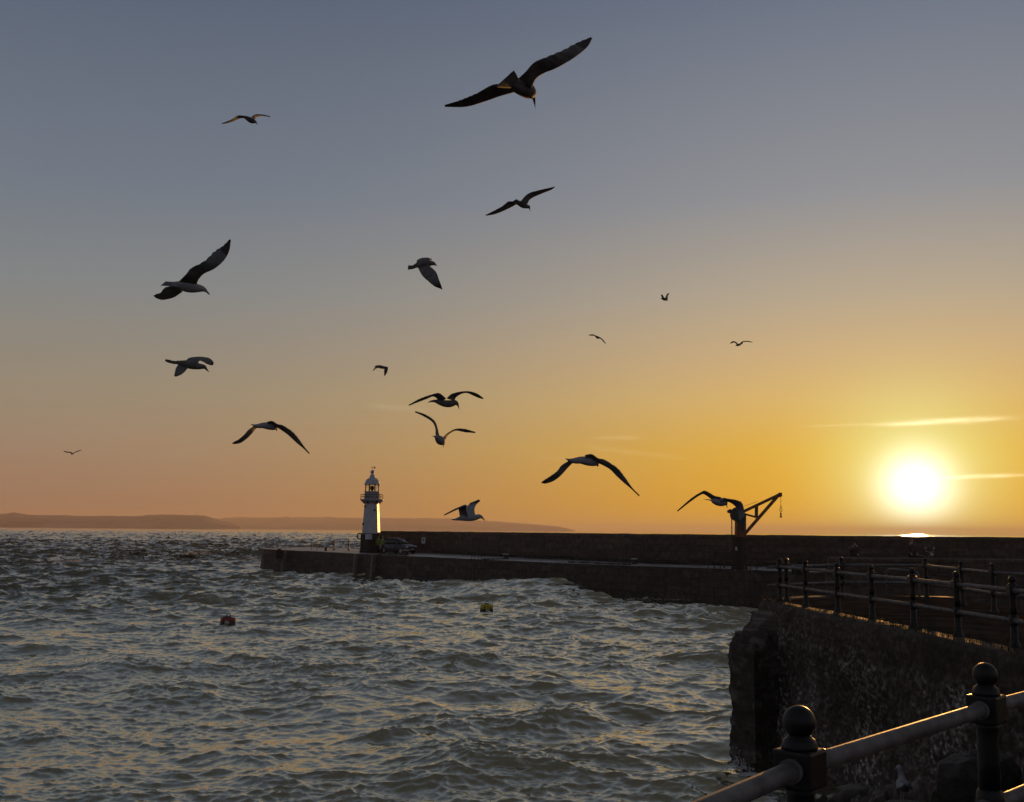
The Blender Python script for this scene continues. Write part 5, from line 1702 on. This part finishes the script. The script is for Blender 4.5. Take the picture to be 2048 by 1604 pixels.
gull('gull with arched wings and down pointed bill, just above the V winged gull', (720, 710, 7.877), 19, -1,
     [(1072, 752, 6, -.2), (1110, 732, 14, -.17), (1180, 726, 24, -.1), (1260, 745, 45, -.04), (1340, 765, 56, .03), (1420, 767, 57, .09), (1490, 752, 46, .13), (1528, 768, 30, .16), (1546, 800, 14, .17), (1558, 838, 8, .17), (1570, 872, 4, .17)],
     [([(1290, 725), (1230, 698), (1150, 650), (1040, 692), (900, 747), (768, 796)], [(1360, 690), (1300, 635), (1238, 600), (1120, 625), (940, 688), (762, 790)], [0, -.03, -.06, -.1, -.12, -.12]),
      ([(1490, 720), (1515, 665), (1600, 607), (1690, 595), (1780, 635), (1860, 672), (1940, 692)], [(1360, 690), (1430, 620), (1560, 583), (1700, 572), (1800, 590), (1870, 620), (1948, 684)], [.05, .08, .1, .14, .18, .2, .2])],
     plumage=YOUNG, voxel=0.009)
gull('gull flying away with its wings raised in a deep crooked V', (720, 710, 7.877), 21, -1,
     [(1118, 1272, 5, -.3), (1160, 1279, 9, -.26), (1195, 1290, 24, -.2), (1230, 1318, 52, -.1), (1262, 1343, 71, 0), (1295, 1365, 60, .1), (1318, 1388, 34, .16), (1312, 1412, 15, .18), (1318, 1440, 8, .18), (1322, 1470, 4, .18)],
     [([(1205, 1300), (1192, 1240), (1189, 1150), (1138, 1050), (1010, 967), (862, 898)], [(1260, 1290), (1238, 1230), (1220, 1150), (1172, 1037), (1040, 942), (868, 882)], [0, 0, -.03, -.06, -.08, -.08]),
      ([(1350, 1330), (1365, 1290), (1410, 1237), (1510, 1187), (1660, 1217), (1815, 1226)], [(1310, 1290), (1330, 1278), (1375, 1235), (1500, 1168), (1640, 1161), (1826, 1214)], [0, .02, .06, .1, .14, .16])],
     voxel=0.009)
JS = [(700, 315, 18, -.24), (780, 322, 40, -.18), (880, 315, 60, -.1), (990, 328, 76, -.02), (1070, 350, 64, .06), (1125, 364, 48, .12), (1155, 382, 28, .15), (1165, 415, 13, .16), (1170, 440, 8, .16), (1176, 466, 4, .16)]
JL = ([(800, 350), (735, 378), (660, 472), (560, 572), (430, 667), (320, 692), (250, 686)], [(740, 300), (680, 340), (580, 410), (490, 510), (380, 600), (310, 636), (246, 678)], [-.04, -.06, -.1, -.12, -.1, -.06, -.04])
JR = ([(1000, 330), (1060, 318), (1180, 360), (1300, 440), (1400, 512), (1570, 672), (1700, 772), (1832, 897)], [(960, 240), (1070, 226), (1180, 290), (1280, 310), (1480, 438), (1600, 568), (1722, 750), (1838, 895)], [0, .04, .1, .16, .2, .24, .25, .25])
gull('gull with long wings drooping in an arch, left of the lighthouse', (440, 820, 10.24), 18, -1, JS, [JL, JR], tail=([(860, 380), (750, 368), (640, 296)], [(860, 272), (740, 292), (626, 286)], [-.14, -.2, -.26]), voxel=0.009)
sh = lambda pts, k=0.0: [(x * 1.02 - 62 + 0, y * 1.0 - 62) for x, y in pts]
KL = ([(780, 290), (715, 312), (620, 412), (520, 522), (400, 612), (270, 654), (196, 645)], [(720, 240), (650, 280), (540, 348), (460, 448), (330, 540), (250, 590), (192, 636)], JL[2])
KR = ([(980, 275), (1050, 262), (1160, 302), (1360, 412), (1480, 532), (1600, 642), (1730, 742), (1864, 870)], [(930, 175), (1050, 156), (1160, 225), (1270, 248), (1490, 388), (1600, 518), (1742, 730), (1870, 868)], JR[2])
KS = [(660, 252, 18, -.24), (750, 262, 40, -.18), (860, 258, 62, -.1), (980, 275, 78, -.02), (1060, 295, 68, .06), (1120, 312, 50, .12), (1150, 332, 28, .15), (1162, 366, 13, .16), (1169, 390, 8, .16), (1178, 414, 4, .16)]
gull('larger gull with long wings drooping in an arch, between lighthouse and crane', (1060, 890, 8.533), 14.6, -1, KS, [KL, KR], tail=([(840, 326), (720, 312), (612, 240)], [(840, 214), (720, 234), (594, 224)], [-.14, -.2, -.26]), voxel=0.008)
gull('gull in front of the quay crane, its right wing hanging down across the crane post', (1330, 960, 7.585), 18, -1,
     [(582, 291, 6, -.3), (640, 298, 9, -.26), (705, 308, 14, -.2), (740, 320, 38, -.14), (800, 328, 62, -.05), (860, 336, 64, .04), (905, 346, 44, .1), (926, 348, 28, .13), (934, 380, 13, .14), (943, 410, 8, .14), (953, 440, 4, .14)],
     [([(800, 320), (735, 308), (690, 280), (592, 212), (530, 226), (400, 312), (186, 478)], [(860, 268), (820, 255), (750, 240), (622, 168), (556, 180), (396, 282), (184, 468)], [0, 0, -.02, -.08, -.12, -.16, -.18]),
      ([(915, 350), (945, 330), (995, 342), (1052, 387), (1094, 442), (1122, 562), (1142, 662), (1184, 792)], [(840, 330), (880, 272), (960, 286), (1070, 300), (1166, 338), (1202, 450), (1213, 620), (1192, 790)], [.04, .05, .08, .12, .15, .12, .08, .05])],
     voxel=0.009)
gull('pale bellied gull flying right just above the pier right of the lighthouse', (870, 980, 17.067), 18, 1,
     [(700, 1005, 34, 0), (800, 985, 62, 0), (900, 965, 86, 0), (1050, 957, 104, 0), (1250, 955, 108, 0), (1400, 932, 94, 0), (1500, 905, 82, 0), (1572, 917, 60, 0), (1622, 958, 34, 0), (1668, 1005, 24, 0), (1718, 1052, 9, 0)],
     [([(1120, 900), (1085, 700), (1085, 520), (980, 535), (840, 592), (700, 652), (500, 760), (312, 860)], [(850, 900), (815, 740), (790, 640), (760, 655), (700, 690), (620, 722), (490, 788), (306, 864)], [-.05, -.15, -.22, -.28, -.32, -.35, -.36, -.36]),
      ([(1390, 880), (1355, 730), (1352, 640), (1390, 540), (1460, 455), (1552, 372)], [(1010, 880), (1040, 700), (1080, 560), (1180, 480), (1190, 440), (1495, 315)], [.05, .14, .2, .26, .3, .34])],
     tail=([(820, 935), (660, 975), (515, 988)], [(820, 1045), (720, 1050), (640, 1044)], [0, 0, 0]), voxel=0.0085)
gull('tiny gull high at right flying with both wings raised', (1160, 570, 5.689), 55, -1,
     [(916, 150, 3, 0), (926, 151, 6, 0), (936, 154, 12, 0), (955, 160, 16, 0), (975, 164, 16, 0), (990, 168, 10, .04), (998, 171, 6, .06), (1003, 173, 4, .06)],
     [([(945, 158), (924, 128), (921, 109)], [(972, 158), (950, 130), (940, 108)], [0, -.1, -.16]),
      ([(965, 160), (980, 122), (996, 97)], [(1000, 160), (1001, 125), (1020, 97)], [0, .1, .16])], plumage=YOUNG, voxel=0.018)
gull('tiny gull right of centre gliding with one wing drooping', (1160, 570, 5.689), 68, -1,
     [(166, 575, 4, -.1), (180, 584, 10, -.05), (195, 594, 15, 0), (210, 600, 14, .05), (222, 603, 8, .08), (228, 605, 4, .1), (232, 607, 3, .1)],
     [([(200, 598), (170, 580), (140, 578), (98, 575)], [(185, 580), (155, 562), (125, 560), (95, 570)], [0, 0, -.05, -.05]),
      ([(215, 590), (240, 603), (270, 634), (297, 669)], [(215, 608), (235, 614), (262, 642), (291, 669)], [0, .05, .1, .1])], plumage=YOUNG, voxel=0.02)
gull('tiny gull at right above the sunlit sky flying left with arched wings', (1160, 570, 5.689), 57, 1,
     [(1853, 661, 4, .2), (1835, 670, 7, .12), (1815, 678, 13, .05), (1797, 682, 15, 0), (1783, 685, 10, -.05), (1775, 688, 5, -.08), (1766, 692, 3, -.08)],
     [([(1800, 682), (1782, 655), (1760, 643), (1735, 640), (1706, 664)], [(1785, 682), (1772, 664), (1755, 656), (1738, 660), (1711, 670)], dds(0, -.1, 5)),
      ([(1815, 672), (1845, 644), (1900, 638), (1968, 650)], [(1825, 676), (1852, 652), (1900, 646), (1962, 655)], dds(0, .1, 4))], plumage=YOUNG, voxel=0.017)
gull('tiny gull far out at left, low over the sea', (100, 880, 20.48), 70, -1,
     [(858, 588, 10, -.1), (880, 580, 20, -.05), (910, 568, 32, 0), (935, 560, 30, .05), (955, 555, 20, .08), (965, 552, 9, .1), (972, 550, 6, .1)],
     [([(900, 565), (810, 522), (700, 515), (620, 492), (560, 450)], [(920, 530), (840, 482), (700, 476), (620, 455), (555, 432)], dds(0, -.1, 5)),
      ([(950, 575), (1030, 512), (1090, 492), (1200, 448), (1288, 416)], [(930, 535), (1000, 498), (1080, 466), (1200, 427), (1288, 405)], dds(0, .1, 5))], plumage=YOUNG, voxel=0.02)
# the standing gull on the boulder
sg_ = gull_mesh((1770, 1510, 17.063), 13.2, -1,
                [(800, 1180, 50, .16), (740, 1160, 90, .1), (650, 1100, 150, .03), (600, 1010, 205, -.02), (590, 900, 175, -.04), (575, 800, 120, -.03), (545, 660, 92, -.02), (510, 530, 84, -.02), (475, 430, 88, -.02), (430, 425, 66, -.02), (375, 450, 28, -.02), (345, 470, 20, -.02), (298, 494, 8, -.02)],
                [([(440, 930), (400, 1040), (380, 1130), (400, 1200)], [(640, 960), (640, 1020), (560, 1110), (440, 1190)], [-.09, -.12, -.12, -.08]),
                 ([(760, 900), (840, 960), (890, 1060), (930, 1160)], [(640, 960), (680, 1050), (780, 1120), (900, 1170)], [-.06, -.08, -.02, .08])],
                legs=[[(540, 1180, 0), (535, 1350, 0), (540, 1625, 0)], [(640, 1180, .05), (625, 1350, .05), (625, 1625, .05)]], voxel=0.008)
tag(sg_, 'white gull standing on a boulder between the two big foreground posts, head turned left', 'gull')
# ------------------------------------------------------------------ haze
HAZE = 1.0e-4
if HAZE:
    hz = MB()
    hz.box((0, 6000, 49.0), (26000, 26000, 104.0))
    mh = bpy.data.materials.new('haze')
    mh.use_nodes = True
    nt_ = mh.node_tree
    nt_.nodes.clear()
    pv = nt_.nodes.new('ShaderNodeVolumePrincipled')
    pv.inputs['Color'].default_value = (0.80, 0.74, 0.72, 1)
    pv.inputs['Density'].default_value = HAZE
    pv.inputs['Anisotropy'].default_value = 0.2
    out = nt_.nodes.new('ShaderNodeOutputMaterial')
    nt_.links.new(pv.outputs[0], out.inputs['Volume'])
    mh.cycles.homogeneous_volume = True
    o = hz.build('haze', mh)
    tag(o, kind='stuff')
